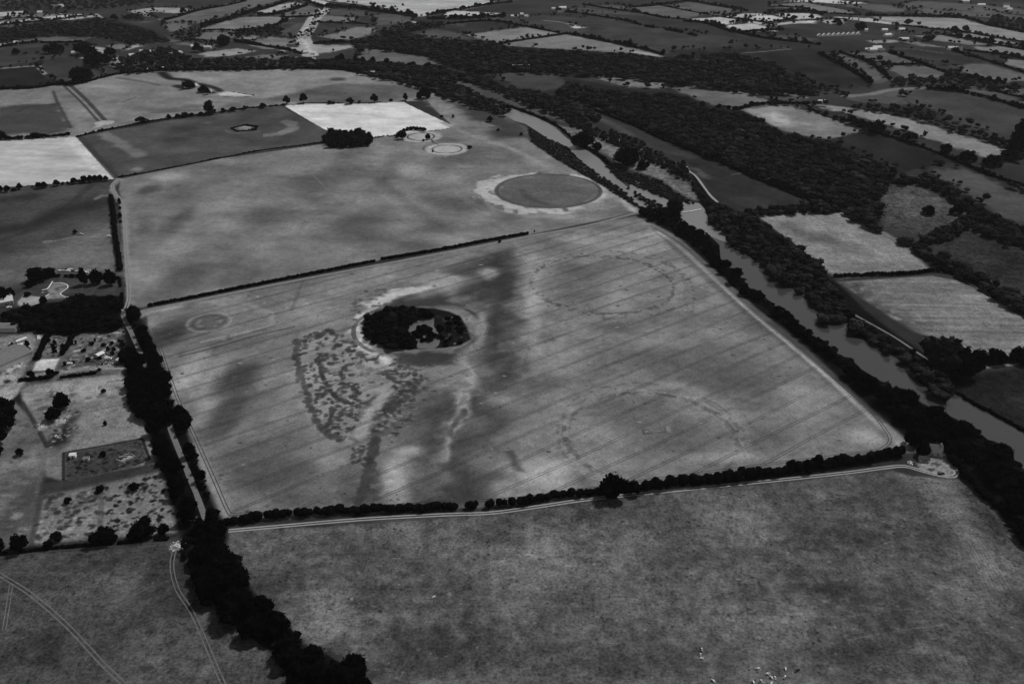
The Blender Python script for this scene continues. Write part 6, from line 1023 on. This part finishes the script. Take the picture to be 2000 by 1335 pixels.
for a in [(246, 894, 26, 34, 'scattered pale felled poles in the fenced dark plot', 'felled_poles', 'timber', True, None, 1.3), (229, 650, 14, 26, 'stack of pale poles at the corner of the cluttered plot', 'felled_poles', 'timber', True, None, 1.6), (376, 1012, 12, 16, 'pale branches lying beside the sunken lane', 'felled_branches', 'timber', True), (345, 1066, 24, 40, 'pale rubble at the gateway of the lower pasture', 'rubble_heap', 'rubble'), (110, 850, 12, 7, 'few white stones beside the dark hollow', 'stone_heap', 'stones', False, M_WHITE), (82, 832, 12, 30, 'tall heap of pale spoil beside the dark tree', 'spoil_heap', 'spoil'), (118, 822, 22, 40, 'spread of pale spoil under the dark trees', 'spoil_heap', 'spoil'),
          (1778, 904, 14, 22, 'bright heap of white rubble by the track bend', 'rubble_heap', 'rubble', False, M_WHITE), (1800, 911, 12, 14, 'pale timber lying before the cottage', 'felled_poles', 'timber', True), (1820, 917, 12, 14, 'dark timber lying at the turning place', 'felled_poles', 'timber', True, M_DOOR), (1826, 905, 14, 12, 'dark stack beside the cottage shed', 'timber_stack', 'timber', True, M_DOOR, 1.2), (1930, 938, 16, 8, 'bright white fallen branches in the glade by the river', 'fallen_branch', 'branch', True, M_WHITE, 2.4), (206, 696, 6, 5, 'white round sacks in the cluttered plot', 'sack_heap', 'sacks', False, M_WHITE, 1.4), (227, 684, 6, 5, 'white bags at the bushes of the cluttered plot', 'sack_heap', 'sacks', False, M_WHITE), (181, 699, 8, 5, 'white boards lying beside the pale-roofed shed', 'board_stack', 'boards', True, M_WHITE, 1.8), (216, 712, 22, 40, 'pale rubble spread over the cluttered plot', 'rubble_heap', 'rubble', False, None, .9),
          (26, 708, 22, 50, 'stacked goods in the lower nursery yard', 'goods_heap', 'goods', False, M_STONE, 1.0), (54, 676, 10, 12, 'pale goods beside the nursery shed', 'goods_heap', 'goods'), (84, 570, 8, 6, 'white garden ornaments on the lawn edge', 'ornament_group', 'ornaments', False, M_WHITE, .7), (478, 250, 20, 16, 'grey stones lying inside the square hedge', 'stone_heap', 'stones', False, M_CONC, 2.0), (1385, 410, 8, 6, 'white stones beside the weir', 'stone_heap', 'stones', False, M_WHITE, 1.2), (1322, 317, 6, 1, 'white stone at the head of the bright gravel', 'stone_heap', 'stones', False, M_WHITE, 1.4), (1396, 421, 6, 3, 'white stone pile under the weir trees', 'stone_heap', 'stones', False, M_WHITE, 1.2)]: heap(*a)
def weir():
    P = GP([(1330, 416), (1350, 413), (1369, 409)]); q = P - P[0]; m = MB(); m.tube([(p[0], p[1], .25) for p in q], [.9] * 3, 8)
    tag(obj('weir', m.mesh('weir'), M_WHITE, None, tuple(P[0])), 'straight white weir crossing the river below the island', 'weir')
weir()
def jetty():
    P = GP([(1858, 902), (1880, 898)]); q = P - P[0]; d = q[1] / np.linalg.norm(q[1]); n = np.array([-d[1], d[0], 0]); t = thing('jetty', 'plank footway leading from the cottage path to the trees', 'jetty', tuple(P[0]))
    m = MB(); a = [q[0] + n * .7, q[0] - n * .7, q[1] - n * .7, q[1] + n * .7]; m.add([(p[0], p[1], z) for z in (.45, .6) for p in a], [(0, 1, 2, 3), (4, 7, 6, 5), (0, 4, 5, 1), (1, 5, 6, 2), (2, 6, 7, 3), (3, 7, 4, 0)]); obj('deck', m.mesh('deck'), M_STONE, t)
    for s in np.linspace(.1, .9, 4):
        for k in (-.5, .5): c = q[1] * s + n * k; obj('pile', MB().tube([(c[0], c[1], -.6), (c[0], c[1], .44)], [.1, .1]).mesh('pile'), M_POST, t)
jetty()

# ------------------------------------------------------------------ grazing animals on the near pasture
def animal_mesh(name, L, h, fat, headlow=True):
    """one continuous body grown over a skeleton: trunk, neck, head, four jointed legs, tail"""
    zb = h * .66; V = [(-.42 * L, 0, zb), (-.15 * L, 0, zb + .02), (.15 * L, 0, zb), (.38 * L, 0, zb + .03), (.55 * L, 0, zb - .02 if headlow else zb + .2 * h), (.68 * L, 0, .34 * h if headlow else zb + .3 * h), (.80 * L, 0, .14 * h if headlow else zb + .22 * h)]
    Rr = [(.17 * h * fat,) * 2, (.24 * h * fat,) * 2, (.25 * h * fat,) * 2, (.2 * h * fat,) * 2, (.13 * h,) * 2, (.12 * h,) * 2, (.07 * h,) * 2]
    E = [(i, i + 1) for i in range(6)]
    for (root, x) in ((0, -.40 * L), (3, .36 * L)):
        for s in (-1, 1):
            b = len(V); V += [(x, s * .15 * h * fat, zb - .1 * h), (x + (.06 * L if root == 0 else -.01 * L), s * .16 * h * fat, .36 * h), (x - (.05 * L if root == 0 else .0), s * .16 * h * fat, .18 * h), (x, s * .16 * h * fat, .02 * h)]
            Rr += [(.11 * h,) * 2, (.065 * h,) * 2, (.045 * h,) * 2, (.05 * h,) * 2]; E += [(root, b), (b, b + 1), (b + 1, b + 2), (b + 2, b + 3)]
    b = len(V); V += [(-.52 * L, 0, zb - .05 * h), (-.54 * L, 0, zb - .3 * h)]; Rr += [(.04 * h,) * 2, (.025 * h,) * 2]; E += [(0, b), (b, b + 1)]
    for s in (-1, 1):
        b = len(V); V += [(.66 * L, s * .16 * h, .40 * h if headlow else zb + .32 * h)]; Rr += [(.035 * h,) * 2]; E += [(5, b)]
    me = bpy.data.meshes.new(name); me.from_pydata(V, E, []); o = bpy.data.objects.new(name, me); COL.objects.link(o)
    o.modifiers.new('skin', 'SKIN'); sv = me.skin_vertices[0].data
    for i, r in enumerate(Rr): sv[i].radius = r
    sv[1].use_root = True; sd = o.modifiers.new('sub', 'SUBSURF'); sd.levels = 1
    dg = bpy.context.evaluated_depsgraph_get(); em = bpy.data.meshes.new_from_object(o.evaluated_get(dg)); bpy.data.objects.remove(o); em.name = name; return em
SHEEP = animal_mesh('sheep', 1.45, .95, 1.35); COW = animal_mesh('cow', 2.4, 1.45, 1.05); M_FLEECE = noisy('white_fleece', .85, .08, 6.0); M_HIDE = noisy('black_hide', .012, .2, 3.0, .8); SHEEP.materials.append(M_FLEECE); COW.materials.append(M_HIDE)
SP = [(1479, 1306), (1500, 1316), (1506, 1323), (1514, 1325), (1532, 1323), (1471, 1332), (1488, 1331), (1507, 1334), (1534, 1306), (1371, 1269), (1368, 1280), (1371, 1286), (1392, 1329), (848, 1166), (1569, 914 + 70)][:14]
for i, (px, py) in enumerate(SP):
    p = GP([(px, py)])[0]; o = obj('sheep', SHEEP, None, None, tuple(p)); o.rotation_euler.z = random.uniform(0, 6.28); o.scale = (1.25,) * 3
    lab = 'white sheep grazing in the loose flock on the near pasture' if i < 9 else 'white sheep grazing apart from the flock on the near pasture'
    tag(o, lab, 'sheep', 'sheep of the loose flock' if i < 9 else 'sheep grazing apart from the flock')
p = GP([(1557, 1310)])[0]; o = obj('cow', COW, None, None, tuple(p)); o.rotation_euler.z = math.radians(20); tag(o, 'black cow standing near the white sheep on the pasture', 'cow')
p = GP([(744, 1194)])[0]; o = obj('cow', COW, None, None, tuple(p)); o.rotation_euler.z = math.radians(160); o.scale = (.8, .8, .8); tag(o, 'black calf standing alone on the near pasture', 'cow')

# ------------------------------------------------------------------ summer haze over the whole country
def haze():
    m = MB(); m.box(-13000, 13000, -1500, 24000, -3.0, 352.0)
    hm = bpy.data.materials.new('haze_air'); hm.use_nodes = True; t = hm.node_tree; t.nodes.clear()
    o = t.nodes.new('ShaderNodeOutputMaterial'); v = t.nodes.new('ShaderNodeVolumePrincipled')
    v.inputs['Color'].default_value = (.9, .9, .9, 1); v.inputs['Density'].default_value = HAZE; v.inputs['Anisotropy'].default_value = .2
    t.links.new(v.outputs[0], o.inputs['Volume'])
    tag(obj('haze', m.mesh('haze'), hm), kind='stuff')
HAZE = 1.6e-5
haze()
